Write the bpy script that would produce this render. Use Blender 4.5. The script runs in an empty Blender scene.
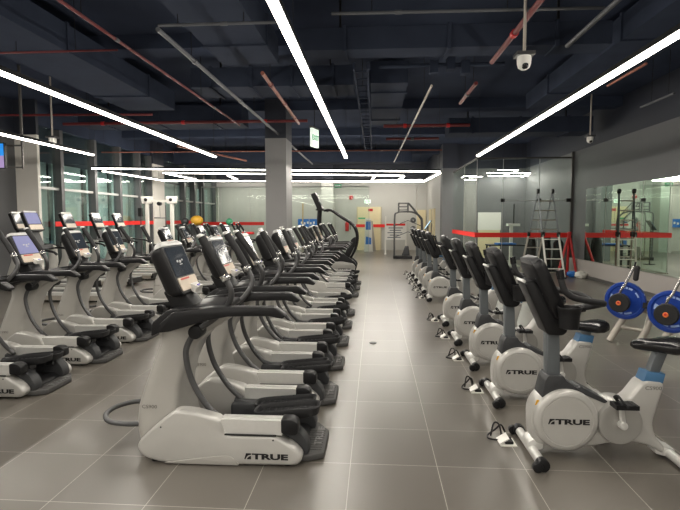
LED = 48.0
TILE_X = 0.437
TILE_Y = 0.39
import bpy, bmesh, math, random
from mathutils import Vector, Matrix, Euler
random.seed(7)
sc = bpy.context.scene
COL = sc.collection
R = math.radians
PI = math.pi

# ------------------------------------------------------------------ camera
H = 1.71
F = 500.0
PITCH = math.atan(36.0 / F)
YAW = math.atan(35.0 / F * math.cos(PITCH))
cam_d = bpy.data.cameras.new('camera')
cam = bpy.data.objects.new('camera', cam_d)
COL.objects.link(cam)
cam.location = (0, 0, H)
cam.rotation_euler = (PI / 2 - PITCH, 0, YAW)
cam_d.sensor_fit = 'HORIZONTAL'
cam_d.sensor_width = 36
cam_d.lens = 36 * F / 680
cam_d.clip_start = 0.05
cam_d.clip_end = 200
sc.camera = cam
CF = Vector((-math.sin(YAW) * math.cos(PITCH), math.cos(YAW) * math.cos(PITCH), -math.sin(PITCH)))
CR = Vector((math.cos(YAW), math.sin(YAW), 0))
CU = CR.cross(CF)

def ray(px, py):
    return CF * F + CR * (px - 340) + CU * (255 - py)

def atz(px, py, z):
    """point of the room measured in the photograph, on the level z"""
    d = ray(px, py)
    t = (z - H) / d.z
    return Vector((d.x * t, d.y * t, z))

def aty(px, py, y):
    """point of the room measured in the photograph, at the depth y"""
    d = ray(px, py)
    t = y / d.y
    return Vector((d.x * t, y, H + d.z * t))

# ------------------------------------------------------------------ materials
def s2l(c):
    return tuple(((v / 255) / 12.92 if v / 255 <= 0.04045 else ((v / 255 + 0.055) / 1.055) ** 2.4) for v in c)

M = {}
def mat(name, rgb, rough=0.5, metal=0.0, spec=0.5, emit=0.0, noise=0.0, nscale=8.0, bump=0.0, coat=0.0, ecol=None):
    m = bpy.data.materials.new(name)
    m.use_nodes = True
    nt = m.node_tree
    p = nt.nodes['Principled BSDF']
    c = s2l(rgb) + (1,)
    p.inputs['Base Color'].default_value = c
    p.inputs['Roughness'].default_value = rough
    p.inputs['Metallic'].default_value = metal
    p.inputs['Specular IOR Level'].default_value = spec
    p.inputs['Coat Weight'].default_value = coat
    p.inputs['Coat Roughness'].default_value = 0.29
    if emit:
        p.inputs['Emission Color'].default_value = (s2l(ecol) + (1,)) if ecol else c
        p.inputs['Emission Strength'].default_value = emit
    if noise or bump:
        tc = nt.nodes.new('ShaderNodeTexCoord')
        nz = nt.nodes.new('ShaderNodeTexNoise')
        nz.inputs['Scale'].default_value = nscale
        nz.inputs['Detail'].default_value = 4
        nt.links.new(tc.outputs['Object'], nz.inputs['Vector'])
        if noise:
            mx = nt.nodes.new('ShaderNodeMix')
            mx.data_type = 'RGBA'
            mx.inputs[6].default_value = tuple(v * (1 - noise) for v in c[:3]) + (1,)
            mx.inputs[7].default_value = tuple(min(1, v * (1 + noise)) for v in c[:3]) + (1,)
            nt.links.new(nz.outputs['Fac'], mx.inputs[0])
            nt.links.new(mx.outputs[2], p.inputs['Base Color'])
        if bump:
            bp = nt.nodes.new('ShaderNodeBump')
            bp.inputs['Strength'].default_value = bump
            bp.inputs['Distance'].default_value = 0.01
            nt.links.new(nz.outputs['Fac'], bp.inputs['Height'])
            nt.links.new(bp.outputs['Normal'], p.inputs['Normal'])
    M[name] = m
    return m

mat('silver', (190, 188, 183), 0.3, 0.2, noise=0.03, nscale=14, coat=0.5)
mat('column_silver', (176, 173, 167), 0.32, 0.15, noise=0.03, nscale=10, coat=0.4)
mat('bike_silver', (184, 182, 177), 0.32, 0.2, noise=0.03, nscale=12, coat=0.4)
mat('aluminium', (226, 225, 221), 0.32, 0.45, noise=0.05, nscale=30)
mat('bike_grey', (160, 158, 153), 0.34, 0.25, noise=0.03, nscale=12, coat=0.3)
mat('pillar_pale', (240, 236, 228), 0.6, noise=0.04, nscale=1.5)
mat('post_grey', (105, 110, 113), 0.42, 0.4, noise=0.05)
mat('frame_silver', (172, 166, 156), 0.38, 0.35, noise=0.05)
mat('black', (22, 22, 24), 0.42, spec=0.35, noise=0.15, nscale=20)
mat('black_soft', (24, 24, 26), 0.62, noise=0.2, nscale=40, bump=0.1)
mat('black_gloss', (22, 22, 24), 0.22, noise=0.1)
mat('dark_grey', (52, 53, 55), 0.5, noise=0.12, nscale=25)
mat('tube_grey', (84, 84, 85), 0.36, 0.45, noise=0.08)
mat('rubber', (74, 73, 72), 0.7, noise=0.2, nscale=60, bump=0.15)
mat('emboss', (112, 111, 110), 0.6, noise=0.05)
mat('mark_black', (16, 16, 18), 0.5, noise=0.05)
mat('mark_grey', (100, 97, 92), 0.5, noise=0.05)
mat('screen_dark', (46, 52, 60), 0.12, noise=0.06, nscale=5, emit=0.06)
mat('screen_lit', (122, 124, 160), 0.15, noise=0.12, nscale=9, emit=0.32)
mat('keypad', (205, 190, 172), 0.4, noise=0.12, nscale=22)
mat('red_key', (190, 60, 48), 0.4, noise=0.05)
mat('blue_key', (70, 60, 160), 0.4, noise=0.05, emit=0.2)
mat('blue_collar', (70, 112, 150), 0.45, noise=0.06)
mat('blue_plate', (18, 58, 145), 0.38, noise=0.12, nscale=8)
mat('plate_mark', (150, 172, 215), 0.5, noise=0.04)
mat('orange', (226, 120, 60), 0.5, noise=0.06)
mat('white_paint', (222, 220, 212), 0.5, noise=0.04)
mat('white_gloss', (232, 230, 224), 0.3, noise=0.03)
mat('cream', (226, 212, 172), 0.55, noise=0.05)
mat('red_tape', (236, 38, 32), 0.5, noise=0.06)
mat('red_paint', (190, 34, 36), 0.42, noise=0.08)
mat('red_pipe', (104, 36, 38), 0.5, noise=0.15)
mat('copper_pipe', (140, 84, 68), 0.5, noise=0.15)
mat('galvanised', (96, 98, 102), 0.5, 0.3, noise=0.12, nscale=20)
mat('white_pipe', (178, 170, 160), 0.5, noise=0.06)
mat('duct_black', (50, 56, 70), 0.85, spec=0.04, noise=0.2, nscale=3)
mat('duct_grey', (53, 59, 73), 0.85, spec=0.05, noise=0.15, nscale=3)
mat('ceiling_black', (60, 67, 84), 0.9, spec=0.04, noise=0.25, nscale=1.2)
mat('wall_grey', (98, 99, 101), 0.6, noise=0.05, nscale=1.5)
mat('wall_pale', (190, 189, 184), 0.6, noise=0.04, nscale=1.5)
mat('column_grey', (146, 145, 145), 0.55, noise=0.05, nscale=1.5)
mat('plinth_grey', (168, 162, 158), 0.5, noise=0.06, nscale=2)
mat('skirting', (78, 76, 74), 0.5, noise=0.06)
mat('mullion', (92, 92, 94), 0.45, 0.2, noise=0.05)
mat('transom', (178, 178, 176), 0.4, 0.2, noise=0.04)
mat('facade_pale', (172, 190, 186), 0.7, noise=0.15, nscale=0.8)
mat('facade_dark', (38, 44, 52), 0.7, noise=0.2, nscale=0.8)
mat('sign_blue', (40, 112, 196), 0.5, noise=0.06)
mat('sign_green', (46, 138, 92), 0.5, emit=0.5, noise=0.04)
mat('sign_white', (226, 238, 226), 0.5, emit=0.6, noise=0.02)
mat('yellow', (214, 164, 54), 0.5, noise=0.08)
mat('green_ball', (58, 140, 100), 0.5, noise=0.08)
mat('wood', (188, 160, 110), 0.6, noise=0.15, nscale=12)
mat('tv_blue', (40, 130, 210), 0.3, emit=0.7, noise=0.2, nscale=3)
mat('tv_pink', (150, 130, 175), 0.3, emit=0.6, noise=0.25, nscale=5)
mat('tablet_blue', (170, 205, 225), 0.3, emit=0.45, noise=0.06)
mat('chrome', (214, 214, 212), 0.16, 0.9, noise=0.04)
mat('text_grey', (90, 96, 108), 0.6, noise=0.05)
mat('mirror', (238, 246, 236), 0.015, 1.0, noise=0.01, nscale=0.5)
mat('led', (255, 255, 255), 0.5, emit=LED, ecol=(255, 248, 236))

def glass(name, tint, refl=0.045):
    m = bpy.data.materials.new(name)
    m.use_nodes = True
    nt = m.node_tree
    nt.nodes.clear()
    out = nt.nodes.new('ShaderNodeOutputMaterial')
    tr = nt.nodes.new('ShaderNodeBsdfTransparent')
    tr.inputs['Color'].default_value = tint + (1,)
    gl = nt.nodes.new('ShaderNodeBsdfGlossy')
    gl.inputs['Roughness'].default_value = 0.02
    gl.inputs['Color'].default_value = (0.95, 1, 0.97, 1)
    lw = nt.nodes.new('ShaderNodeLayerWeight')
    lw.inputs['Blend'].default_value = 0.5
    pw = nt.nodes.new('ShaderNodeMath'); pw.operation = 'POWER'; pw.inputs[1].default_value = 4.0
    fr = nt.nodes.new('ShaderNodeMath'); fr.operation = 'MULTIPLY_ADD'
    fr.inputs[1].default_value = 0.7; fr.inputs[2].default_value = refl
    nt.links.new(lw.outputs['Facing'], pw.inputs[0]); nt.links.new(pw.outputs[0], fr.inputs[0])
    mx = nt.nodes.new('ShaderNodeMixShader')
    nt.links.new(fr.outputs[0], mx.inputs[0])
    nt.links.new(tr.outputs[0], mx.inputs[1])
    nt.links.new(gl.outputs[0], mx.inputs[2])
    nt.links.new(mx.outputs[0], out.inputs[0])
    M[name] = m
glass('glass', (0.93, 0.97, 0.95), refl=0.015)
glass('window_glass', (0.90, 0.96, 0.96), refl=0.10)

def floor_mat():
    m = bpy.data.materials.new('floor_tile')
    m.use_nodes = True
    nt = m.node_tree
    N = nt.nodes.new
    L = nt.links.new
    p = nt.nodes['Principled BSDF']
    tc = N('ShaderNodeTexCoord')
    sep = N('ShaderNodeSeparateXYZ')
    L(tc.outputs['Object'], sep.inputs[0])
    def mth(op, a, b=None):
        n = N('ShaderNodeMath')
        n.operation = op
        if hasattr(a, 'links'): L(a, n.inputs[0])
        else: n.inputs[0].default_value = a
        if b is not None:
            if hasattr(b, 'links'): L(b, n.inputs[1])
            else: n.inputs[1].default_value = b
        return n.outputs[0]
    def grid(o, off, size):
        u = mth('DIVIDE', mth('ADD', o, -off + 60 * size), size)
        f = mth('FRACT', u)
        d = mth('MULTIPLY', mth('SUBTRACT', 0.5, mth('ABSOLUTE', mth('SUBTRACT', f, 0.5))), size)
        return mth('FLOOR', u), d
    ix, dx = grid(sep.outputs[0], TILE_X, 0.6)
    iy, dy = grid(sep.outputs[1], TILE_Y, 0.6)
    d = mth('MINIMUM', dx, dy)
    grout = mth('LESS_THAN', d, 0.0022)
    wn = N('ShaderNodeTexWhiteNoise')
    cmb = N('ShaderNodeCombineXYZ')
    L(ix, cmb.inputs[0]); L(iy, cmb.inputs[1])
    L(cmb.outputs[0], wn.inputs['Vector'])
    nz = N('ShaderNodeTexNoise')
    nz.inputs['Scale'].default_value = 1.3
    nz.inputs['Detail'].default_value = 6
    L(tc.outputs['Object'], nz.inputs['Vector'])
    t = mth('ADD', mth('MULTIPLY', wn.outputs['Value'], 0.4), mth('MULTIPLY', nz.outputs['Fac'], 0.3))
    mx = N('ShaderNodeMix'); mx.data_type = 'RGBA'
    mx.inputs[6].default_value = s2l((94, 89, 82)) + (1,)
    mx.inputs[7].default_value = s2l((110, 105, 98)) + (1,)
    L(t, mx.inputs[0])
    m2 = N('ShaderNodeMix'); m2.data_type = 'RGBA'
    L(grout, m2.inputs[0])
    L(mx.outputs[2], m2.inputs[6])
    m2.inputs[7].default_value = s2l((176, 172, 162)) + (1,)
    L(m2.outputs[2], p.inputs['Base Color'])
    rr = mth('ADD', 0.285, mth('MULTIPLY', nz.outputs['Fac'], 0.03))
    L(mth('ADD', rr, mth('MULTIPLY', grout, 0.3)), p.inputs['Roughness'])
    p.inputs['Specular IOR Level'].default_value = 0.8
    M['floor_tile'] = m
floor_mat()

# ------------------------------------------------------------------ mesh builder
def round_poly(pts, r, n=4):
    out = []
    k = len(pts)
    for i in range(k):
        p0 = Vector(pts[i - 1]); p = Vector(pts[i]); p1 = Vector(pts[(i + 1) % k])
        a = p0 - p; b = p1 - p
        la, lb = a.length, b.length
        if la < 1e-6 or lb < 1e-6:
            continue
        da = min(r, la * .45); db = min(r, lb * .45)
        A = p + a / la * da; B = p + b / lb * db
        for j in range(n + 1):
            t = j / n
            out.append(tuple(A * (1 - t) ** 2 + p * 2 * t * (1 - t) + B * t * t))
    return out

def smooth_path(pts, n=6):
    P = [Vector(p) for p in pts]
    out = []
    for i in range(len(P) - 1):
        a = P[i - 1] if i else P[0] * 2 - P[1]
        b = P[i]; c = P[i + 1]
        d = P[i + 2] if i + 2 < len(P) else P[-1] * 2 - P[-2]
        for j in range(n):
            t = j / n
            out.append(0.5 * ((2 * b) + (c - a) * t + (2 * a - 5 * b + 4 * c - d) * t * t + (3 * b - a - 3 * c + d) * t ** 3))
    out.append(P[-1])
    return out

class MB:
    def __init__(s):
        s.b = bmesh.new()
    def _bev(s, faces, bev, seg, filt=None):
        if bev > 0:
            es = set()
            for f in faces:
                for e in f.edges:
                    es.add(e)
            es = [e for e in es if len(e.link_faces) == 2 and e.calc_face_angle(0) > 0.6 and (filt is None or filt(e))]
            bmesh.ops.bevel(s.b, geom=es, offset=bev, segments=seg, profile=0.5, affect='EDGES', clamp_overlap=True)
    def box(s, c, d, rot=None, bev=0.0, seg=2):
        m = Matrix.Translation(Vector(c))
        if rot is not None:
            m = m @ Euler(rot).to_matrix().to_4x4()
        vs = []
        for x in (-.5, .5):
            for y in (-.5, .5):
                for z in (-.5, .5):
                    vs.append(s.b.verts.new(m @ Vector((x * d[0], y * d[1], z * d[2]))))
        q = [(0, 1, 3, 2), (4, 6, 7, 5), (0, 4, 5, 1), (2, 3, 7, 6), (0, 2, 6, 4), (1, 5, 7, 3)]
        fs = [s.b.faces.new([vs[i] for i in f]) for f in q]
        s._bev(fs, bev, seg)
        return s
    def prism(s, pts, a, b, axis='y', bev=0.0, seg=2):
        def mk(p, t):
            if axis == 'y': return Vector((p[0], t, p[1]))
            if axis == 'x': return Vector((t, p[0], p[1]))
            return Vector((p[0], p[1], t))
        A = [s.b.verts.new(mk(p, a)) for p in pts]
        B = [s.b.verts.new(mk(p, b)) for p in pts]
        n = len(pts)
        fa = s.b.faces.new(A); fb = s.b.faces.new(B[::-1])
        for i in range(n):
            s.b.faces.new((A[i], B[i], B[(i + 1) % n], A[(i + 1) % n]))
        s.b.normal_update()
        if bev > 0:
            es = list(fa.edges) + list(fb.edges)
            bmesh.ops.bevel(s.b, geom=es, offset=bev, segments=seg, profile=0.5, affect='EDGES', clamp_overlap=True)
        return s
    def loft(s, rings, caps=True, closed=False):
        V = [[s.b.verts.new(Vector(p)) for p in r] for r in rings]
        n = len(V[0])
        k = len(V)
        for i in range(k if closed else k - 1):
            a = V[i]; b = V[(i + 1) % k]
            for j in range(n):
                s.b.faces.new((a[j], a[(j + 1) % n], b[(j + 1) % n], b[j]))
        if caps and not closed:
            s.b.faces.new(V[0][::-1]); s.b.faces.new(V[-1])
        return s
    def tube(s, path, r, seg=10, smooth=0, flat=1.0, closed=False, up=None):
        P = smooth_path(path, smooth) if smooth else [Vector(p) for p in path]
        n = len(P)
        rings = []
        prev = None
        for i in range(n):
            if closed: t = P[(i + 1) % n] - P[i - 1]
            elif i == 0: t = P[1] - P[0]
            elif i == n - 1: t = P[-1] - P[-2]
            else: t = (P[i + 1] - P[i]).normalized() + (P[i] - P[i - 1]).normalized()
            t.normalize()
            if prev is None:
                u = Vector(up) if up else (Vector((0, 0, 1)) if abs(t.z) < .9 else Vector((1, 0, 0)))
            else:
                u = prev
            u = (u - t * u.dot(t)).normalized()
            prev = u
            v = t.cross(u)
            rr = r if not callable(r) else r(i / (n - 1))
            rings.append([P[i] + u * (rr * math.cos(2 * PI * j / seg)) + v * (rr * flat * math.sin(2 * PI * j / seg)) for j in range(seg)])
        return s.loft(rings, closed=closed)
    def cyl(s, p0, p1, r, r1=None, seg=20, bev=0.0):
        p0 = Vector(p0); p1 = Vector(p1)
        r1 = r if r1 is None else r1
        L = (p1 - p0).length
        if bev > 0:
            prof = [(r - bev, 0), (r - bev * .3, bev * .3), (r, bev), (r1, L - bev), (r1 - bev * .3, L - bev * .3), (r1 - bev, L)]
        else:
            prof = [(r, 0), (r1, L)]
        return s.lathe(prof, p0, p1 - p0, seg)
    def lathe(s, prof, o, axis, seg=24, ring=False):
        a = Vector(axis).normalized()
        u = Vector((0, 0, 1)) if abs(a.z) < .9 else Vector((1, 0, 0))
        u = (u - a * u.dot(a)).normalized()
        v = a.cross(u)
        o = Vector(o)
        rings = [[o + a * h + u * (max(r, 1e-4) * math.cos(2 * PI * j / seg)) + v * (max(r, 1e-4) * math.sin(2 * PI * j / seg)) for j in range(seg)] for r, h in prof]
        return s.loft(rings, closed=ring)
    def ball(s, c, r, sc_=(1, 1, 1), seg=16):
        m = Matrix.Translation(Vector(c)) @ Matrix.Diagonal((r * sc_[0], r * sc_[1], r * sc_[2], 1))
        bmesh.ops.create_uvsphere(s.b, u_segments=seg, v_segments=max(6, seg // 2), radius=1, matrix=m)
        return s
    def mesh(s, me, m):
        k = len(s.b.verts)
        s.b.from_mesh(me)
        s.b.verts.ensure_lookup_table()
        for v in s.b.verts[k:]:
            v.co = m @ v.co
        return s
    def build(s, name, material, parent=None, origin=None, ang=38):
        bmesh.ops.recalc_face_normals(s.b, faces=s.b.faces)
        if origin is not None:
            o = Vector(origin)
            for v in s.b.verts:
                v.co -= o
        me = bpy.data.meshes.new(name)
        s.b.to_mesh(me)
        s.b.free()
        me.shade_smooth()
        me.set_sharp_from_angle(angle=R(ang))
        me.materials.append(M[material])
        ob = bpy.data.objects.new(name, me)
        COL.objects.link(ob)
        if parent is not None:
            ob.parent = parent
        if origin is not None:
            ob.location = origin
        return ob

def tag(o, label=None, cat=None, group=None, kind=None):
    if label: o['label'] = label
    if cat: o['category'] = cat
    if group: o['group'] = group
    if kind: o['kind'] = kind
    return o

def thing(name, label, cat, loc=(0, 0, 0), rz=0.0, group=None):
    o = bpy.data.objects.new(name, None)
    o.empty_display_size = 0.1
    COL.objects.link(o)
    o.location = loc
    o.rotation_euler = (0, 0, rz)
    return tag(o, label, cat, group)

def kids(o):
    return [c for c in list(o.children)]

def dup(o, parent=None):
    c = o.copy()
    COL.objects.link(c)
    c.parent = parent
    for ch in kids(o):
        dup(ch, c)
    return c

def place(src, used, loc, label, group=None, rz=0.0):
    """first call moves the built thing itself, later calls copy it"""
    o = src if not used else dup(src)
    used.append(o)
    o.location = loc
    o.rotation_euler = (0, 0, rz)
    o['label'] = label
    if group: o['group'] = group
    return o

def part(o, name):
    return [c for c in o.children if c.name.split('.')[0] == name]

def struct(o):
    return tag(o, kind='structure')

# lettering: font outlines turned into mesh once and reused
def text_mesh(txt, bold=0.0, sx=1.0):
    cu = bpy.data.curves.new('lettering', 'FONT')
    cu.body = txt
    cu.size = 1.0
    cu.offset = bold
    cu.extrude = 0.02
    cu.resolution_u = 3
    ob = bpy.data.objects.new('lettering', cu)
    COL.objects.link(ob)
    dg = bpy.context.evaluated_depsgraph_get()
    dg.update()
    me = bpy.data.meshes.new_from_object(ob.evaluated_get(dg))
    bpy.data.objects.remove(ob)
    xs = [v.co.x for v in me.vertices]; ys = [v.co.y for v in me.vertices]
    x0, x1, y0, y1 = min(xs), max(xs), min(ys), max(ys)
    for v in me.vertices:                       # normalised: height 1, origin lower left
        v.co = ((v.co.x - x0) / (y1 - y0) * sx, (v.co.y - y0) / (y1 - y0), v.co.z)
    w = (x1 - x0) / (y1 - y0) * sx
    return me, w

TRUE_ME, TRUE_W = text_mesh('TRUE', 0.045, 1.9)
CS_ME, CS_W = text_mesh('CS900', 0.0, 1.15)
EXIT_ME, EXIT_W = text_mesh('EXIT', 0.02, 1.0)

def true_logo(mb, o, ux, uz, width):
    """mountain emblem and the word TRUE, origin lower left, along ux, upright uz"""
    ux = Vector(ux); uz = Vector(uz)
    n = ux.cross(uz)
    total = 1.12 + 0.12 + TRUE_W
    k = width / total
    m = Matrix((ux * k, uz * k, n * k)).transposed().to_4x4()
    m.translation = Vector(o)
    def poly(pts):
        A = [mb.b.verts.new(m @ Vector((x, y, 0.0))) for x, y in pts]
        B = [mb.b.verts.new(m @ Vector((x, y, 0.03))) for x, y in pts]
        q = len(A)
        mb.b.faces.new(A[::-1]); mb.b.faces.new(B)
        for i in range(q):
            mb.b.faces.new((A[i], A[(i + 1) % q], B[(i + 1) % q], B[i]))
    poly([(0, 0), (.2, 0), (.42, .42), (.62, .62), (.82, .72), (1.12, .76), (1.12, 1), (.28, 1)])
    poly([(.40, 0), (1.12, 0), (1.12, .56), (.88, .52), (.70, .40), (.52, .2)])
    mm = m @ Matrix.Translation((1.24, 0, 0.01))
    mb.mesh(TRUE_ME, mm)
    return mb

def words(mb, me, o, ux, uz, height):
    ux = Vector(ux); uz = Vector(uz)
    n = ux.cross(uz)
    m = Matrix((ux * height, uz * height, n * height)).transposed().to_4x4()
    m.translation = Vector(o)
    mb.mesh(me, m)
    return mb
# ------------------------------------------------------------------ elliptical trainer
def make_elliptical():
    t = thing('elliptical_trainer', 'x', 'elliptical trainer')
    prof = [(-.612, .115), (-.590, .165), (-.475, .272), (-.377, .35), (-.322, .388), (-.20, .378), (-.02, .334), (.004, .29), (.026, .222),
            (.372, .222), (.51, .142), (.566, .074), (.53, .016), (.14, .009), (-.45, .009), (-.57, .045)]
    for s in (-1, 1):
        a, b = sorted((s * .275, s * .39))
        h = MB().prism(round_poly(prof, .035), a, b, bev=.024, seg=3).build('side_housing', 'silver', t)
        mb = MB()
        if s < 0:
            true_logo(mb, (.158, -.3905, .056), (1, 0, 0), (0, 0, 1), .305)
        else:
            true_logo(mb, (.463, .3905, .056), (-1, 0, 0), (0, 0, 1), .305)
        mb.build('logo', 'mark_black', h)
        for bx in (-.43, .36):
            MB().cyl((bx, s * .38, .265 if bx < 0 else .195), (bx, s * .393, .265 if bx < 0 else .195), .006, seg=8).build('screw', 'mark_black', h)
        MB().prism(round_poly([(-.42, .010), (-.28, .032), (-.12, .06), (.03, .078), (.075, .066), (.125, .010)], .02), *sorted((s * .35, s * .3945)), bev=.005).build('lower_trim', 'column_silver', h)
        MB().box((.20, s * .384, .2245), (.36, .012, .009), bev=.003).build('seam', 'mark_black', h)
        mb = MB()
        mb.box((.205, s * .325, .275), (.43, .1, .100), bev=.012, seg=3)
        mb.box((.205, s * .325, .327), (.43, .03, .008), bev=.002)
        mb.build('rail', 'aluminium', t)
        MB().prism(round_poly([(.41, .235), (.41, .338), (.49, .338), (.53, .315), (.532, .24), (.515, .225)], .02),
                   *sorted((s * .27, s * .38)), bev=.012).build('rail_cap', 'black', t)
        MB().prism(round_poly([(-.1, .24), (.50, .24), (.575, .16), (.60, .08), (.57, .015), (-.1, .012)], .04),
                   *sorted((s * .16, s * .285)), bev=.02).build('rear_fender', 'dark_grey', t)
    # curved front column
    secs = [(.012, -.62, -.30, .262), (.06, -.675, -.32, .266), (.2, -.70, -.36, .262), (.345, -.69, -.385, .245), (.49, -.645, -.375, .222), (.64, -.592, -.33, .2),
            (.785, -.538, -.26, .185), (.88, -.53, -.17, .18), (.96, -.525, -.04, .175), (1.02, -.48, .02, .16)]
    zs = []
    for i in range(len(secs) - 1):
        for j in range(3):
            f = j / 3
            zs.append(tuple(a * (1 - f) + b * f for a, b in zip(secs[i], secs[i + 1])))
    zs.append(secs[-1])
    rings = []
    for z, xf, xr, hw in zs:
        hw2 = hw * .8
        base = [(xf, -hw * .74), (xf, hw * .74), (xf + .06, hw), (xr, hw2), (xr, -hw2), (xf + .06, -hw)]
        rings.append([(x, y, z) for x, y in round_poly(base, .045, 3)])
    col = MB().loft(rings).build('column', 'column_silver', t)
    mb = MB()
    words(mb, CS_ME, (-.63, -.2485, .34), (1, .02, 0), (0, 0, 1), .026)
    mb.build('model_lettering', 'mark_grey', col)
    MB().prism(round_poly([(-.565, .86), (-.552, .965), (-.44, 1.055), (-.2, 1.09), (-.02, 1.09), (-.02, 1.045), (-.15, 1.0), (-.40, .935)], .02),
               -.22, .22, bev=.035, seg=3).build('arm_cover', 'black', t)
    for s in (-1, 1):
        MB().prism(round_poly([(-.435, .925), (-.425, .99), (-.335, 1.07), (-.06, 1.108), (.37, 1.113), (.45, 1.055), (.43, 1.035), (.33, 1.052), (.05, 1.045), (-.12, 1.01), (-.36, .935)], .012),
                   *sorted((s * .285, s * .375)), bev=.018).build('armrest', 'black', t)
    # neck and console
    MB().prism(round_poly([(-.52, 1.17), (-.39, 1.22), (-.27, 1.06), (-.28, 1.0), (-.43, 1.0)], .02), -.1, .1, bev=.025).build('neck', 'black', t)
    tilt = R(23)
    cx, cz = -.425, 1.335
    def cp(u, v, w):           # u along width (y), v up the face, w out of the face
        return Vector((cx - v * math.sin(tilt) + w * math.cos(tilt), u, cz + v * math.cos(tilt) + w * math.sin(tilt)))
    mb = MB()
    front = [(-.205, -.2), (.205, -.2), (.205, .2), (-.205, .2)]
    rings = []
    for w, k in ((-.115, .66), (-.10, .80), (-.06, .94), (.0, 1.0), (.012, .985), (.02, .95)):
        rings.append([cp(u, v, w) for u, v in round_poly([(a * k, b * k) for a, b in front], .05 * k, 4)])
    con = mb.loft(rings).build('console', 'black', t)
    def panel(u0, u1, v0, v1, w, th, name, mt, par):
        mb = MB()
        A = round_poly([(u0, v0), (u1, v0), (u1, v1), (u0, v1)], .012, 3)
        mb.loft([[cp(u, v, w - th) for u, v in A], [cp(u, v, w) for u, v in A]])
        return mb.build(name, mt, par)
    panel(-.168, .168, -.062, .170, .024, .008, 'screen', 'screen_dark', con)
    mb = MB()
    for u, v, a, b in ((-.045, .055, .03, .016), (0, .05, .03, .02), (.045, .06, .024, .014), (.0, .028, .05, .006)):
        A = [(u - a / 2, v - b / 2), (u + a / 2, v - b / 2), (u + a / 2 + .006, v + b / 2), (u - a / 2 + .006, v + b / 2)]
        mb.loft([[cp(x, y, .0235) for x, y in A], [cp(x, y, .0246) for x, y in A]])
    mb.build('screen_mark', 'transom', con)
    kp = panel(-.168, .168, -.172, -.072, .027, .012, 'keypad', 'keypad', con)
    panel(-.13, .03, -.092, -.078, .0295, .004, 'red_key', 'red_key', kp)
    MB().box(cp(.06, -.175, .035), (.06, .13, .05), rot=(0, tilt, 0), bev=.015).build('control_pod', 'white_gloss', con)
    MB().box(cp(.06, -.168, .062), (.006, .05, .02), rot=(0, -tilt, 0), bev=.002).build('key_pad_light', 'blue_key', con)
    rings = []
    for v, k, d0, d1 in ((.182, .96, -.05, .024), (.195, .93, -.045, .024), (.213, .86, -.035, .018), (.222, .74, -.02, .01)):
        rings.append([cp(u, v, w) for u, w in round_poly([(-.205 * k, d0), (.205 * k, d0), (.205 * k, d1), (-.205 * k, d1)], .02, 3)])
    MB().loft(rings).build('top_cap', 'transom', con)
    # moving arms
    PV = Vector((-.22, 0, .907))
    for s in (-1, 1):
        y = s * .235
        pv = (PV.x, y, PV.z)
        arm = MB().tube([(.025, s * .31, 1.30), (.06, s * .305, 1.2), (.02, s * .27, 1.1), (-.09, y, 1.0), (-.22, y, .907), (-.29, y, .80), (-.297, y, .70), (-.26, y, .55), (-.19, s * .235, .42), (-.12, s * .23, .33), (-.03, s * .22, .25)],
                        .0215, seg=10, smooth=5).build('swing_arm', 'tube_grey', t, origin=pv)
        g = MB().tube([(-.14, s * .315, 1.585), (-.125, s * .315, 1.56), (-.045, s * .315, 1.43), (.02, s * .31, 1.31)], .029, seg=12, smooth=4)
        g = g.build('grip', 'black_soft', arm, origin=pv); g.location = (0, 0, 0)
        c = MB().cyl((.01, s * .31, 1.325), (.03, s * .31, 1.285), .033, seg=14, bev=.006).build('collar', 'chrome', arm, origin=pv); c.location = (0, 0, 0)
        c = MB().ball((-.145, s * .315, 1.592), .03, (1, 1, .6), 12).build('grip_cap', 'aluminium', arm, origin=pv); c.location = (0, 0, 0)
        k = MB().cyl((PV.x, s * .15, PV.z), (PV.x, s * .275, PV.z), .05, seg=18, bev=.01).build('pivot', 'black', t)
        # foot tray
        px0 = .17 if s < 0 else .11
        pz = .30 if s < 0 else .255
        outline = round_poly([(px0, -.075), (px0 + .1, -.088), (px0 + .46, -.088), (px0 + .49, -.05), (px0 + .49, .05), (px0 + .46, .088), (px0 + .1, .088), (px0, .075)], .05, 4)
        yo = s * .13
        mb = MB()
        def ring(k, z):
            mx = px0 + .245
            return [(mx + (x - mx) * k, y * k + yo, z + (x - mx) * .1) for x, y in outline]
        mb.loft([ring(.82, pz - .035), ring(.95, pz - .02), ring(1.0, pz + .035), ring(.97, pz + .04), ring(.92, pz + .034), ring(.88, pz + .006)])
        for i in range(9):
            x = px0 + .06 + i * .045
            mb.box((x, yo, pz + .008 + (x - px0 - .245) * .1), (.012, .13, .008))
        mb.build('pedal', 'black_soft', t)
        mb = MB()
        mb.tube([(-.074, s * .22, .25), (.05, s * .2, .22), (.3, s * .17, pz - .075), (.5, s * .15, .2)], .024, seg=8, smooth=4)
        mb.box((px0 + .25, s * .15, pz - .05), (.14, .09, .05), bev=.01)
        mb.build('pedal_bar', 'dark_grey', t)
    mb = MB()
    mb.prism(round_poly([(-.34, .02), (-.34, .16), (-.2, .15), (.1, .10), (.5, .10), (.56, .06), (.54, .012), (-.3, .012)], .03), -.165, .165, bev=.015)
    mb.build('deck', 'black', t)
    MB().tube([(-.62, -.2, .205), (-.78, -.225, .21), (-.91, -.2, .215), (-.99, -.1, .218), (-1.01, 0, .218), (-.99, .1, .218), (-.91, .2, .215), (-.78, .225, .21), (-.62, .2, .205)], .019, seg=10, smooth=5).build('front_loop', 'tube_grey', t)
    # rear step plate
    mb = MB()
    mb.prism([(.44, -.30), (.60, -.30), (.695, -.24), (.695, .14), (.60, .29), (.44, .29)], .008, .05, axis='z', bev=.006)
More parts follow.
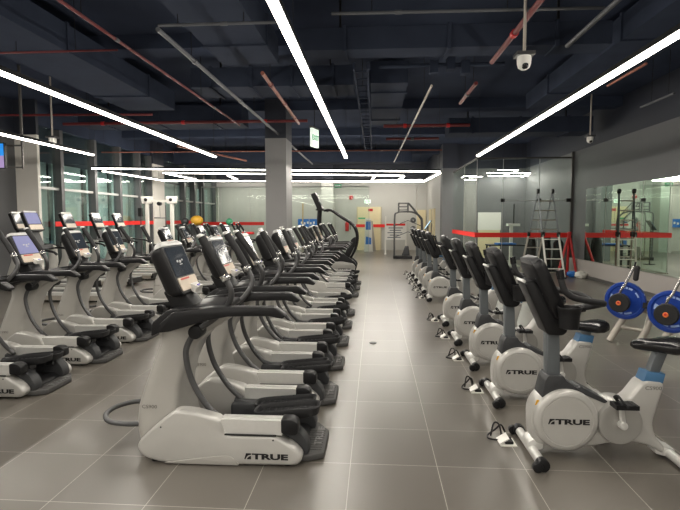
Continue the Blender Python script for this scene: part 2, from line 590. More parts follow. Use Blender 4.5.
    for i in range(9):
        mb.box((.605, -.2 + i * .04, .051), (.14, .012, .004))
    rp = mb.build('step_plate', 'rubber', t)
    mb = MB()
    w = .2
    words(mb, TRUE_ME, (.662, -.13, .0515), (0, 1, 0), (-1, 0, 0), .055)
    mb.build('embossed_lettering', 'emboss', rp)
    for x in (-.5, .45):
        for s in (-1, 1):
            MB().cyl((x, s * .33, 0), (x, s * .33, .03), .028, seg=12).build('foot', 'black', t)
    return t

EL = make_elliptical()
el_used = []
ORD = ['first', 'second', 'third', 'fourth', 'fifth', 'sixth', 'seventh', 'eighth', 'ninth', 'tenth']
PH = [0, -4, -6, -3, 3, -5, 2, -3, 4, -2]
def pose(o, a):
    for i, p in enumerate(part(o, 'swing_arm')):
        p.rotation_euler = (0, R(a if i == 0 else -a - 1), 0)
rowA = [0, 1, 2, 3, 4, 5, 7, 8, 9]
labA = ['silver and black elliptical trainer nearest the camera in the middle row',
        'second elliptical trainer from the camera in the middle row, right behind the nearest one',
        'third elliptical trainer from the camera in the middle row, black grips tilted forward',
        'fourth elliptical trainer from the camera in the middle row',
        'fifth elliptical trainer from the camera in the middle row',
        'sixth elliptical trainer from the camera in the middle row, last before the gap',
        'elliptical trainer just behind the gap in the middle row, side lettering in view',
        'eighth elliptical trainer of the middle row, second behind the gap',
        'farthest elliptical trainer of the middle row, right in front of the stair climber']
for i, k in enumerate(rowA):
    o = place(EL, el_used, (-1.05, 3.68 + 1.06 * k, 0), labA[i], 'elliptical trainers in two rows')
    pose(o, PH[i])
rowB = [3.72, 4.8, 5.88, 6.95, 8.02, 10.12, 11.2, 12.28, 13.35, 14.42]
labB = ['nearest elliptical trainer of the left row, cut off by the photo left edge',
        'second elliptical trainer of the left row, its rear end at the left edge',
        'third elliptical trainer of the left row, with a glowing pale blue screen',
        'fourth elliptical trainer of the left row, dark screen beside the one with a glowing screen',
        'fifth elliptical trainer of the left row, last before the gap showing treadmill decks',
        'elliptical trainer just behind the gap in the left row, dark screen',
        'seventh elliptical trainer of the left row, second behind the gap',
        'eighth elliptical trainer of the left row, third behind the gap',
        'ninth elliptical trainer of the left row, last but one',
        'farthest elliptical trainer of the left row, in front of the yellow ball rack']
for i, y in enumerate(rowB):
    o = place(EL, el_used, (-3.87, y, 0), labB[i], 'elliptical trainers in two rows')
    pose(o, PH[(i * 3 + 1) % 10])
    if i in (2,):
        for s_ in part(part(o, 'console')[0], 'screen'):
            s_.material_slots[0].link = 'OBJECT'
            s_.material_slots[0].material = M['screen_lit']

# ------------------------------------------------------------------ upright bike
def make_bike():
    t = thing('exercise_bike', 'x', 'exercise bike')
    body = [(-.44, .09), (-.47, .16), (-.475, .30), (-.43, .42), (-.32, .50), (-.15, .50), (-.03, .445), (.06, .41), (.14, .41), (.20, .44), (.295, .575), (.44, .56), (.405, .42), (.365, .27),
            (.39, .17), (.47, .085), (.44, .045), (.36, .10), (.24, .13), (.1, .12), (-.02, .09), (-.2, .075)]
    bd = MB().prism(round_poly(body, .04), -.075, .075, bev=.03, seg=3).build('body', 'bike_silver', t)
    mb = MB()
    words(mb, CS_ME, (.305, -.0755, .51), (1, 0, 0), (0, 0, 1), .026)
    mb.build('model_lettering', 'mark_grey', bd)
    MB().box((-.435, -.077, .40), (.02, .005, .04), rot=(0, .3, 0)).build('caution_sticker', 'yellow', bd)
    c = (-.24, 0, .285)
    mb = MB()
    mb.lathe([(.05, -.125), (.17, -.125), (.172, -.121), (.178, -.121), (.18, -.125), (.205, -.121), (.219, -.11), (.224, -.09), (.224, .09), (.219, .11), (.205, .121), (.18, .125), (.05, .125)], c, (0, 1, 0), 56)
    fw = mb.build('flywheel_cover', 'bike_silver', t)
    mb = MB()
    true_logo(mb, (-.372, -.1258, .263), (1, 0, 0), (0, 0, 1), .285)
    mb.build('logo', 'mark_black', fw)
    mb = MB()
    true_logo(mb, (-.098, .1258, .263), (-1, 0, 0), (0, 0, 1), .285)
    mb.build('logo', 'mark_black', fw)
    mb = MB()
    cc = (.13, 0, .275)
    mb.lathe([(.02, -.112), (.09, -.112), (.13, -.118), (.148, -.112), (.154, -.095), (.154, .095), (.148, .112), (.13, .118), (.02, .112)], cc, (0, 1, 0), 44)
    mb.build('crank_cover', 'bike_grey', t)
    MB().prism(round_poly([(-.19, .50), (-.14, .525), (.0, .452), (.055, .42), (.03, .405), (-.05, .44)], .012), -.08, .08, bev=.012).build('top_trim', 'dark_grey', t)
    # cranks and pedals
    for s, ang in ((-1, R(97)), (1, R(277))):
        dx, dz = math.cos(ang) * .17, math.sin(ang) * .17
        y = s * .145
        mb = MB()
        mb.cyl((.13, s * .11, .275), (.13, s * .165, .275), .028, seg=16, bev=.006)
        mb.prism(round_poly([(.13 - .02, .275), (.13 + .02, .275), (.13 + dx + .014, .275 + dz), (.13 + dx - .014, .275 + dz)], .008), *sorted((y - .009, y + .009)), bev=.004)
        cr = mb.build('crank', 'aluminium', t)
        px, pz = .13 + dx, .275 + dz
        mb = MB()
        mb.box((px - .01, s * .215, pz), (.15, .1, .03), bev=.008)
        mb.cyl((px, s * .15, pz), (px, s * .25, pz), .01, seg=10)
        for k in (-1, 1):
            mb.box((px + k * .035, s * .215, pz + .015), (.02, .09, .008))
        pd = mb.build('pedal', 'black', t)
        MB().tube([(px - .02, s * .165, pz), (px - .055, s * .18, pz + .04), (px - .05, s * .215, pz + .06), (px - .04, s * .25, pz + .04), (px - .01, s * .265, pz)], .008, seg=6, smooth=4, flat=2.2).build('pedal_strap', 'black_soft', pd)
    # stabiliser bars
    for x, nm in ((-.455, 0), (.50, 1)):
        mb = MB()
        mb.cyl((x, -.26, .045), (x, .26, .045), .033, seg=18)
        if nm == 0:
            mb.prism(round_poly([(-.49, .03), (-.49, .10), (-.44, .14), (-.38, .13), (-.38, .05)], .02), -.07, .07, bev=.01)
        else:
            mb.prism(round_poly([(.40, .04), (.40, .11), (.46, .10), (.54, .075), (.54, .03), (.50, .015)], .02), -.06, .06, bev=.01)
        st = mb.build('stabilizer', 'aluminium', t)
        for s in (-1, 1):
            MB().cyl((x, s * .25, .046), (x, s * .315, .046), .044, seg=18, bev=.008).build('end_cap', 'black', st)
            if nm == 0:
                MB().cyl((x - .04, s * .285, .036), (x - .04, s * .325, .036), .035, seg=14, bev=.006).build('wheel', 'black', st)
    # column
    MB().prism(round_poly([(-.41, .44), (-.385, .56), (-.365, .60), (-.26, .60), (-.235, .56), (-.14, .50), (-.15, .46)], .012), -.085, .085, bev=.015).build('post_boot', 'dark_grey', t)
    MB().prism([(-.36, .55), (-.375, .98), (-.285, .98), (-.265, .55)], -.045, .045, bev=.012, seg=3).build('post', 'post_grey', t)
    mb = MB()
    mb.prism(round_poly([(-.555, 1.265), (-.485, 1.285), (-.26, 1.04), (-.245, .92), (-.28, .89), (-.385, .895)], .025), -.105, .105, bev=.025, seg=3)
    nk = mb.build('console_bracket', 'black', t)
    MB().tube([(-.55, -.085, 1.273), (-.55, .085, 1.273)], .011, seg=8).build('edge_strip', 'aluminium', nk)
    tilt = R(25)
    cx, cz = -.40, 1.225
    def cp(u, v, w):
        return Vector((cx - v * math.sin(tilt) + w * math.cos(tilt), u, cz + v * math.cos(tilt) + w * math.sin(tilt)))
    front = [(-.13, -.24), (.13, -.24), (.175, -.1), (.175, .22), (-.175, .22), (-.175, -.1)]
    rings = []
    for w, k in ((-.045, .84), (-.03, .95), (.005, 1.0), (.03, 1.0), (.045, .95)):
        rings.append([cp(u, v, w) for u, v in round_poly([(a * k, b * k) for a, b in front], .05, 4)])
    con = MB().loft(rings).build('console', 'black', t)
    mb = MB()
    A = round_poly([(-.14, -.02), (.14, -.02), (.14, .17), (-.14, .17)], .015, 3)
    mb.loft([[cp(u, v, .04) for u, v in A], [cp(u, v, .05) for u, v in A]]).build('screen', 'screen_dark', con)
    mb = MB()
    A = round_poly([(-.12, -.15), (.12, -.15), (.14, -.05), (-.14, -.05)], .015, 3)
    mb.loft([[cp(u, v, .04) for u, v in A], [cp(u, v, .052) for u, v in A]]).build('keypad', 'keypad', con)
    rings = []
    for v, k in ((.2, .9), (.218, .88), (.234, .74)):
        rings.append([cp(u, v, w) for u, w in round_poly([(-.16 * k, -.035), (.16 * k, -.035), (.16 * k, .03), (-.16 * k, .03)], .015, 3)])
    MB().loft(rings).build('top_cap', 'tube_grey', con)
    for v in (-.02, .1):
        for u in (-.12, .12):
            MB().cyl(cp(u, v, -.046), cp(u, v, -.035), .006, seg=8).build('screw', 'tube_grey', con)
    # handlebar
    mb = MB()
    mb.tube([(-.28, 0, 1.03), (-.2, 0, 1.06), (-.1, 0, 1.075)], .03, seg=10, smooth=4)
    hb = mb.build('handlebar_stem', 'black', t)
    for s in (-1, 1):
        MB().tube([(-.36, s * .235, 1.35), (-.352, s * .24, 1.29), (-.33, s * .245, 1.23), (-.28, s * .245, 1.19), (-.2, s * .235, 1.168), (-.11, s * .215, 1.15), (-.05, s * .18, 1.138), (-.025, s * .1, 1.12), (-.05, s * .03, 1.095), (-.12, 0, 1.075)],
                  .022, seg=10, smooth=5).build('handlebar', 'black_soft', t)
        MB().tube([(-.365, s * .233, 1.37), (-.356, s * .238, 1.31)], .026, seg=10).build('bar_grip', 'black_gloss', t)
    mb = MB()
    mb.lathe([(.045, 0), (.062, .005), (.07, .1), (.076, .135), (.08, .14), (.08, .15), (.072, .15), (.066, .1), (.055, .015), (.0, .012)], (-.28, -.2, .965), (0, 0, 1), 24)
    mb.box((-.28, -.12, 1.0), (.06, .1, .05), bev=.01)
    mb.build('cup_holder', 'black', t)
    # saddle
    MB().prism([(.295, .56), (.32, .635), (.45, .62), (.435, .55)], -.06, .06, bev=.012).build('collar', 'blue_collar', t)
    MB().prism([(.345, .62), (.40, .79), (.48, .79), (.42, .615)], -.035, .035, bev=.01).build('seat_post', 'post_grey', t)
    rings = []
    for x, hw, zt, zb in ((.235, .02, .828, .800), (.252, .035, .846, .785), (.31, .045, .858, .776), (.38, .065, .856, .77), (.44, .105, .858, .762), (.50, .13, .868, .754), (.555, .128, .874, .757), (.60, .1, .866, .775), (.615, .06, .85, .80)):
        n = 16
        rg = []
        for j in range(n):
            a = 2 * PI * j / n
            cy, cz_ = math.cos(a), math.sin(a)
            z = (zt + zb) / 2 + (zt - zb) / 2 * (abs(cz_) ** .7) * (1 if cz_ > 0 else -1)
            rg.append((x, hw * (abs(cy) ** .8) * (1 if cy > 0 else -1), z))
        rings.append(rg)
    MB().loft(rings).build('saddle', 'black_gloss', t)
    return t

BK = make_bike()
bk_used = []
by = [3.66, 4.81, 5.93, 7.05, 8.25, 10.65, 11.8, 12.95, 14.05, 15.2]
labK = ['upright exercise bike nearest the camera, black saddle above a blue collar',
        'second upright exercise bike from the camera in the right row',
        'third upright exercise bike from the camera in the right row',
        'fourth upright exercise bike from the camera in the right row',
        'fifth upright exercise bike from the camera, last before the gap in the right row',
        'upright exercise bike just behind the gap in the right row',
        'seventh upright exercise bike of the right row, second behind the gap',
        'eighth upright exercise bike of the right row, third behind the gap',
        'ninth upright exercise bike of the right row, last but one',
        'farthest upright exercise bike of the right row, near the tall storage rack']
BX = 1.6
for i, y in enumerate(by):
    o = place(BK, bk_used, (BX, y, 0), labK[i], 'upright exercise bikes in one row')
    dz_ = [0, -.11, -.05, -.08, -.02, -.06, -.1, -.04, -.07, -.05][i]
    for p in part(o, 'saddle') + part(o, 'seat_post'):
        p.location = (dz_ * .32, 0, dz_)

# floor outlet boxes and cables in front of each bike
def make_outlet():
    t = thing('floor_outlet', 'x', 'floor outlet')
    MB().box((0, 0, .004), (.12, .14, .008), bev=.002).build('plate', 'white_paint', t)
    MB().box((-.03, 0, .032), (.008, .11, .085), rot=(0, 1.0, 0), bev=.002).build('lid', 'white_gloss', t)
    MB().box((.01, 0, .016), (.06, .09, .02), bev=.004).build('socket', 'black', t)
    return t
OU = make_outlet(); ou_used = []
def make_cable():
    pts = [(-.03, .0, .02), (.0, .03, .11), (.04, .03, .10), (.05, -.01, .02), (.02, -.05, .012), (-.05, -.03, .012), (-.04, .04, .012), (.02, .06, .05), (.06, .05, .09), (.10, .08, .02)]
    o = MB().tube(pts, .007, seg=6, smooth=5).build('power_cable', 'black', None)
    return tag(o, 'x', 'cable')
CA = make_cable(); ca_used = []
for i, y in enumerate(by):
    which = ['the nearest bike', 'the second bike', 'the third bike', 'the fourth bike', 'the fifth bike', 'the bike behind the gap', 'the seventh bike', 'the eighth bike', 'the ninth bike', 'the farthest bike'][i]
    place(OU, ou_used, (BX - .585, y + .14, 0), 'white floor outlet with open lid at the front foot of ' + which, 'floor outlets along the bike row')
    place(CA, ca_used, (BX - .66, y + .21, 0), 'black power cable looped at the front foot of ' + which, 'power cables along the bike row', rz=.3 * math.sin(i * 2.1))
# ------------------------------------------------------------------ treadmills by the windows
def make_treadmill():
    t = thing('treadmill', 'x', 'treadmill')
    MB().box((.15, 0, .155), (1.6, .5, .03), bev=.006).build('belt', 'rubber', t)
    for s in (-1, 1):
        MB().box((.15, s * .33, .165), (1.66, .15, .06), bev=.015).build('side_rail', 'aluminium', t)
        MB().box((.15, s * .37, .09), (1.6, .06, .10), bev=.01).build('base_rail', 'frame_silver', t)
        MB().prism(round_poly([(-.95, .10), (-.72, .10), (-.50, .75), (-.52, 1.12), (-.70, 1.14), (-.70, .75)], .05), *sorted((s * .36, s * .43)), bev=.015).build('upright', 'silver', t)
        MB().tube([(-.66, s * .37, 1.06), (-.45, s * .38, 1.08), (-.1, s * .38, 1.04), (.0, s * .38, .98)], .026, seg=10, smooth=4).build('handrail', 'black', t)
    MB().prism(round_poly([(-1.05, .02), (-1.05, .22), (-.95, .30), (-.66, .26), (-.58, .18), (-.58, .02)], .04), -.36, .36, bev=.03).build('motor_hood', 'silver', t)
    MB().box((-.66, 0, 1.10), (.16, .80, .09), rot=(0, -.2, 0), bev=.03).build('dash', 'black', t)
    MB().box((.97, 0, .12), (.08, .72, .14), bev=.02).build('end_cap', 'black', t)
    tilt = R(22)
    cx, cz = -.75, 1.66
    def cp(u, v, w):
        return Vector((cx - v * math.sin(tilt) + w * math.cos(tilt), u, cz + v * math.cos(tilt) + w * math.sin(tilt)))
    def plate(u0, u1, v0, v1, w0, w1, r=.02):
        A = round_poly([(u0, v0), (u1, v0), (u1, v1), (u0, v1)], r, 3)
        return MB().loft([[cp(u, v, w0) for u, v in A], [cp(u, v, w1) for u, v in A]])
    con = plate(-.24, .24, -.22, .22, -.06, .01, .05).build('console', 'black', t)
    plate(-.2, .2, -.06, .19, .01, .016, .015).build('screen', 'screen_dark', con)
    plate(-.2, .2, -.19, -.08, .01, .02, .015).build('keypad', 'keypad', con)
    plate(-.2, .2, .2, .235, -.05, .015, .012).build('top_cap', 'aluminium', con)
    MB().box((-.70, 0, 1.30), (.07, .24, .42), rot=(0, -tilt, 0), bev=.02).build('neck', 'black', t)
    for x in (-.85, .8):
        for s in (-1, 1):
            MB().cyl((x, s * .34, 0), (x, s * .34, .06), .03, seg=10).build('foot', 'black', t)
    return t
TM = make_treadmill(); tm_used = []
for i, (x, y, l) in enumerate([(-7.3, 10.18, 'treadmill nearest the camera, with a glowing pale blue screen'),
                               (-8.6, 11.55, 'treadmill beside the left pillar, half hidden behind the one with the glowing screen'),
                               (-8.0, 12.52, 'treadmill in front of the first window beyond the left pillar'),
                               (-8.0, 13.88, 'treadmill in front of the second window, last but one before the cable machine'),
                               (-8.0, 15.1, 'farthest treadmill by the windows, in front of the white cable machine')]):
    o = place(TM, tm_used, (x + .8, y, 0), l, 'treadmills by the windows')
s_ = part(part(tm_used[0], 'console')[0], 'screen')[0]
s_.material_slots[0].link = 'OBJECT'
s_.material_slots[0].material = M['screen_lit']

# ------------------------------------------------------------------ stair climber at the end of the middle row
t = thing('stair_climber', 'tall stair climber with curved handrails and raised console at the end of the middle row', 'stair climber', (0, 15.6, 0))
for s in (-1, 1):
    MB().prism(round_poly([(-1.72, .02), (-.62, .02), (-.54, .30), (-.62, .42), (-1.05, .72), (-1.35, 1.15), (-1.78, 1.2), (-1.82, .4)], .05), *sorted((s * .30, s * .42)), bev=.02).build('side_panel', 'black', t)
    lp = MB().prism(round_poly([(-1.55, .03), (-.66, .03), (-.58, .26), (-.66, .36), (-1.0, .42), (-1.55, .38)], .04), *sorted((s * .40, s * .45)), bev=.02).build('lower_cover', 'silver', t)
    mb = MB()
    true_logo(mb, (-1.12 if s < 0 else -.74, s * .4505, .15), (1 if s < 0 else -1, 0, 0), (0, 0, 1), .38)
    mb.build('logo', 'mark_black', lp)
    MB().tube([(-1.55, s * .36, 1.96), (-1.36, s * .38, 1.98), (-1.01, s * .40, 1.75), (-.75, s * .40, 1.59), (-.60, s * .40, 1.40), (-.545, s * .40, 1.14), (-.60, s * .40, .8), (-.74, s * .39, .52)], .036, seg=10, smooth=6).build('handrail', 'black', t)
    MB().prism(round_poly([(-.98, .50), (-.84, .42), (-.56, 1.02), (-.60, 1.15), (-.72, 1.1)], .05), *sorted((s * .36, s * .40)), bev=.01).build('rail_guard', 'black_soft', t)
for i in range(4):
    MB().box((-.70 - .24 * i, 0, .22 + .21 * i), (.27, .56, .05), bev=.01).build('step', 'dark_grey', t)
MB().box((-1.62, 0, .6), (.25, .6, 1.1), bev=.04).build('housing', 'black', t)
MB().tube([(-1.68, 0, 1.1), (-1.74, 0, 1.6), (-1.72, 0, 2.02)], .075, seg=12, smooth=3).build('mast', 'black', t)
MB().box((-1.64, 0, 1.99), (.36, .5, .05), rot=(0, .05, 0), bev=.02).build('tray', 'black', t)
con = MB().box((-1.80, 0, 2.25), (.15, .46, .54), rot=(0, -.42, 0), bev=.03).build('console', 'black', t)
MB().box((-1.727, 0, 2.28), (.012, .36, .36), rot=(0, -.42, 0), bev=.004).build('screen', 'screen_dark', con)

# ------------------------------------------------------------------ plate loaded machines at the right
def make_plate_machine():
    t = thing('plate_loaded_machine', 'x', 'gym machine')
    MB().tube([(0, .16, .54), (.28, .2, .46), (.62, .22, .38)], .045, seg=4, flat=1.3).build('main_beam', 'frame_silver', t)
    MB().tube([(.0, .16, .58), (-.02, .12, .34), (-.16, .02, .012)], .045, seg=12).build('leg', 'frame_silver', t)
    MB().tube([(.30, .2, .45), (.27, .1, .22), (.20, -.06, .012)], .045, seg=12).build('leg', 'frame_silver', t)
    MB().tube([(.62, .22, .38), (.7, .3, .2), (.78, .36, .012)], .045, seg=12).build('leg', 'frame_silver', t)
    MB().tube([(-.06, .085, .22), (.26, .1, .2)], .03, seg=10).build('crossbar', 'frame_silver', t)
    mb = MB().cyl((0, .2, .59), (0, -.2, .59), .026, seg=16)
    mb.build('spindle', 'chrome', t)
    lv = MB().tube([(-.05, -.06, .63), (-.01, -.07, .76), (.03, -.07, .82), (.13, -.06, 1.08)], .017, seg=10, smooth=3).build('lever', 'chrome', t)
    mb = MB().tube([(.155, -.06, .93), (.165, -.06, 1.05)], .036, seg=12)
    mb.ball((.155, -.06, .92), .036); mb.ball((.166, -.06, 1.06), .036)
    mb.build('grip', 'black_soft', lv)
    MB().cyl((.128, -.06, 1.06), (.145, -.06, 1.14), .013, seg=8).build('lever_tip', 'black', lv)
    MB().box((-.03, -.05, .65), (.09, .06, .10), bev=.012).build('clamp', 'chrome', t)
    MB().box((.40, .14, .54), (.36, .26, .07), rot=(0, .12, .1), bev=.028, seg=3).build('seat_pad', 'black_soft', t)
    MB().box((.42, .17, .475), (.12, .1, .09), bev=.01).build('seat_bracket', 'frame_silver', t)
    return t
PM = make_plate_machine(); pm_used = []
def make_plate():
    t = thing('weight_plate', 'x', 'weight plate')
    pl = MB().lathe([(.03, -.03), (.07, -.032), (.08, -.018), (.20, -.018), (.215, -.034), (.25, -.034), (.257, -.025), (.257, .025), (.25, .034), (.215, .034), (.2, .018), (.08, .018), (.07, .032), (.03, .03)], (0, 0, 0), (0, 1, 0), 56, True).build('disc', 'blue_plate', t)
    for a0, a1, r0, r1 in ((60, 76, .165, .19), (80, 88, .165, .19), (92, 108, .165, .19), (118, 150, .10, .118), (20, 44, .165, .185), (154, 176, .15, .19), (230, 262, .165, .19), (270, 300, .165, .19)):
        n = 6
        A = [(r0 * math.cos(R(a0 + (a1 - a0) * k / n)), r0 * math.sin(R(a0 + (a1 - a0) * k / n))) for k in range(n + 1)]
        B = [(r1 * math.cos(R(a0 + (a1 - a0) * k / n)), r1 * math.sin(R(a0 + (a1 - a0) * k / n))) for k in range(n, -1, -1)]
        MB().prism(A + B, -.0195, -.017).build('plate_marking', 'plate_mark', pl)
    return t
PL = make_plate(); pl_used = []
def make_hub():
    t = thing('small_plate', 'x', 'weight plate')
    MB().lathe([(.03, -.035), (.118, -.035), (.128, -.025), (.128, .025), (.118, .035), (.03, .035)], (0, 0, 0), (0, 1, 0), 40, True).build('disc', 'black_soft', t)
    MB().cyl((0, -.052, 0), (0, -.036, 0), .031, seg=20, bev=.005).build('hub_badge', 'orange', t)
    MB().cyl((0, -.055, .006), (0, -.05, .006), .015, seg=14).build('badge_mark', 'red_paint', t)
    return t
HU = make_hub(); hu_used = []
ax = -.72
for i, (x, y, w) in enumerate(((3.39, 7.02, 'left'), (3.54, 6.2, 'right'))):
    wl = 'farther' if i == 0 else 'nearer'
    o = place(PM, pm_used, (x, y, .0), 'silver framed plate loaded machine, the %s one behind the nearest bike' % wl, 'plate loaded machines on the right', rz=ax)
    rot = Matrix.Rotation(ax, 3, 'Z')
    p = Vector((x, y, .59)) + rot @ Vector((0, .08, 0))
    place(PL, pl_used, p, 'large blue weight plate with white marking on the %s machine at the right' % wl, 'blue weight plates', rz=ax)
    p = Vector((x, y, .59)) + rot @ Vector((0, -.17, 0))
    place(HU, hu_used, p, 'small black disc with orange centre in front of the %s blue plate' % wl, 'black discs with orange centres', rz=ax)

# ------------------------------------------------------------------ folding ladder in front of the glass
t = thing('folding_ladder', 'silver folding ladder standing open in front of the glass partition, rungs to the top', 'ladder', (0, 0, 0))
TL, TR = Vector((4.80, 15.25, 2.52)), Vector((5.22, 15.25, 2.52))
FL, FR = Vector((4.94, 14.65, .0)), Vector((5.43, 14.65, .0))
BL, BR = Vector((4.52, 15.85, .0)), Vector((4.96, 15.85, .0))
for a, b, nm in ((TL, FL, 'front'), (TR, FR, 'front'), (TL, BL, 'back'), (TR, BR, 'back')):
    m_ = a.lerp(b, .5)
    MB().tube([a, m_], .024, seg=4, flat=1.6).build('upper_rail', 'post_grey', t)
    MB().tube([m_, b + Vector((0, 0, .03))], .03, seg=4, flat=1.6).build('lower_rail', 'white_paint' if nm == 'front' else 'frame_silver', t)
    MB().box(m_, (.07, .09, .14), bev=.015).build('lock_joint', 'black', t)
    MB().box(b + Vector((0, 0, .03)), (.07, .07, .06), bev=.012).build('foot', 'black', t)
for a in (TL, TR):
    MB().cyl(a - Vector((.035, 0, 0)), a + Vector((.035, 0, 0)), .075, seg=18, bev=.01).build('hinge', 'black', t)
for A, B, C, D, mt in ((TL, TR, FL, FR, 'front'), (TL, TR, BL, BR, 'back')):
    for k in range(1, 9):
        f = k / 9
        MB().cyl(A.lerp(C, f), B.lerp(D, f), .016, seg=8).build('rung', 'white_paint' if (mt == 'front' and f > .5) else 'frame_silver', t)

# red tripod by the mirror
t = thing('barrier_tripod', 'red tripod stand in the corner where the glass partition meets the mirror', 'tripod', (5.96, 15.82, 0))
for a, rr_ in ((205, .42), (300, .30), (80, .18)):
    x, y = math.cos(R(a)) * rr_, math.sin(R(a)) * rr_
    MB().tube([(0, 0, 1.24), (x * .5, y * .5, .65), (x, y, .02)], .038, seg=10).build('leg', 'red_paint', t)
    MB().cyl((x, y, 0), (x, y, .05), .045, seg=12).build('foot', 'black', t)
MB().cyl((0, 0, 1.2), (0, 0, 1.32), .06, seg=14, bev=.01).build('head', 'red_paint', t)

# crumpled bags on the floor by the ladder
for i, (x, y, r, mt, l) in enumerate(((5.6, 15.35, .13, 'red_paint', 'crumpled red bag on the floor behind the ladder foot'),
                                       (5.8, 15.1, .12, 'sign_blue', 'small crumpled blue bag on the floor beside the red tripod'),
                                       (5.95, 14.85, .14, 'white_paint', 'crumpled white bag on the floor below the mirror corner'))):
    mb = MB()
    mb.ball((0, 0, 0), r, (1.2, 1, .8), 18)
    rr = random.Random(i)
    for v in mb.b.verts:
        v.co *= 1 + .28 * (rr.random() - .5)
        v.co.z = max(v.co.z, -.09)
    o = mb.build('crumpled_bag', mt, None, ang=20)
    o.location = (x, y, .09)
    tag(o, l, 'bag')

# barrier tapes
def strip(pts, z0, z1, th=.006):
    n = len(pts)
    mb = MB()
    rings = []
    for x, y in pts:
        rings.append([(x, y, z0), (x, y, z1), (x + th, y - th, z1), (x + th, y - th, z0)])
    return mb.loft(rings)
tag(strip([(3.17, 20.9), (3.17, 19), (3.17, 16.16), (4.6, 16.155), (6.12, 16.15)], 1.13, 1.28).build('barrier_tape', 'red_tape'), 'wide red barrier tape along the right glass partition and behind the ladder', 'tape')
a0, a1 = aty(172, 224, 24.9), aty(264, 224.5, 24.9)
tag(strip([(a0.x, 24.9), (a1.x, 24.9)], 1.40, 1.56).build('barrier_tape', 'red_tape'), 'red barrier tape across the far glass left of the square pillar', 'tape')
a0, a1 = aty(356, 226, 27.5), aty(386, 226, 27.5)
tag(strip([(a0.x, 27.522), (a1.x, 27.522)], 1.26, 1.42).build('barrier_tape', 'red_tape'), 'red barrier tape stretched across the far cream double door', 'tape')
tag(strip([(-8.838, 24.0), (-8.838, 13.3)], 1.50, 1.64).build('barrier_tape', 'red_tape'), 'red barrier tape along the windows behind the treadmills', 'tape')

# ------------------------------------------------------------------ things behind the right glass
t = thing('work_table', 'black framed table behind the right glass partition with a blue mat on it', 'table', (4.6, 17.5, 0))
MB().box((0, 0, .82), (1.5, .6, .04), bev=.01).build('tabletop', 'black', t)
for x in (-.7, .7):
    for y in (-.25, .25):
        MB().box((x, y, .40), (.05, .05, .80), bev=.006).build('leg', 'black', t)
tag(MB().box((4.45, 17.45, .868), (.62, .4, .05), rot=(0, 0, .1), bev=.015).build('folded_mat', 'sign_blue'), 'folded blue mat lying on the black table behind the glass', 'mat')
t = thing('shelf_stand', 'white stand with small shelf and dark pole behind the right glass partition', 'stand', (4.98, 18.5, 0))
MB().box((0, 0, 1.50), (.42, .3, .09), bev=.015).build('shelf', 'white_paint', t)
MB().box((-.06, 0, .75), (.10, .1, 1.45), bev=.01).build('post', 'white_paint', t)
MB().box((0, 0, .02), (.45, .4, .04), bev=.01).build('base', 'white_paint', t)
MB().cyl((.02, 0, 1.54), (.02, 0, 2.25), .025, seg=10).build('pole', 'black', t)
t = thing('white_board', 'white board on a cream stand against the far wall behind the right glass partition', 'board', (4.65, 20.8, 0))
MB().box((0, 0, 1.62), (.92, .06, .72), bev=.02).build('panel', 'white_gloss', t)
MB().box((0, .02, .64), (.88, .06, 1.28), bev=.01).build('stand', 'cream', t)
for i, (x, y, h, l) in enumerate(((5.12, 16.85, 1.15, 'black covered bundle behind the ladder, left of three'), (5.56, 16.75, 1.25, 'black covered bundle behind the red tripod, tallest of three'), (5.97, 16.75, 1.05, 'black covered bundle in the glass room corner by the right wall'))):
    mb = MB()
    rings = []
    rr = random.Random(i + 5)
    for k in range(9):
        f = k / 8
        z = f * h
        w = (.2 - .05 * f) * (1 if k < 8 else .55)
        rings.append([(w * math.cos(2 * PI * j / 14) * (1 + .16 * (rr.random() - .5)), w * .8 * math.sin(2 * PI * j / 14) * (1 + .16 * (rr.random() - .5)), z) for j in range(14)])
    o = mb.loft(rings).build('covered_bundle', 'black_soft', None, ang=25)
    o.location = (x, y, 0)
    tag(o, l, 'bundle')

# ------------------------------------------------------------------ far end of the aisle
t = thing('storage_rack', 'tall grey storage rack with arched tubes at the end of the aisle', 'rack', (0, 21.9, 0))
for y in (-.3, .3):
    MB().tube([(.85, y, .05), (.85, y, 1.75), (.95, y, 1.97), (1.2, y, 2.02), (1.65, y, 2.0), (1.95, y, 1.8), (2.03, y, 1.5), (2.03, y, .05)], .028, seg=8, smooth=4).build('arch_tube', 'tube_grey', t)
    for x in (1.02, 1.42):
        MB().box((x, y, 2.2), (.04, .04, .42), bev=.005).build('top_post', 'tube_grey', t)
    MB().tube([(1.45, y, 2.38), (1.7, y, 2.1), (2.0, y, 1.7)], .02, seg=8).build('brace', 'tube_grey', t)
for z in (2.1, 2.24, 2.39):
    MB().box((1.22, 0, z), (.44, .62, .03), bev=.004).build('rung_shelf', 'tube_grey', t)
MB().box((1.2, 0, .06), (.8, .75, .12), bev=.015).build('base', 'black', t)
for z in (.9, 1.4):
    MB().tube([(.85, .3, z), (1.45, .3, z + .25), (2.03, .3, z)], .016, seg=8).build('cross_tube', 'tube_grey', t)
MB().prism(round_poly([(-.2, .0), (.16, .0), (.1, .42), (-.05, .42)], .02), -.02, .02, bev=.004).build('back_pad', 'dark_grey', t, origin=None).location = (1.35, -.2, .13)
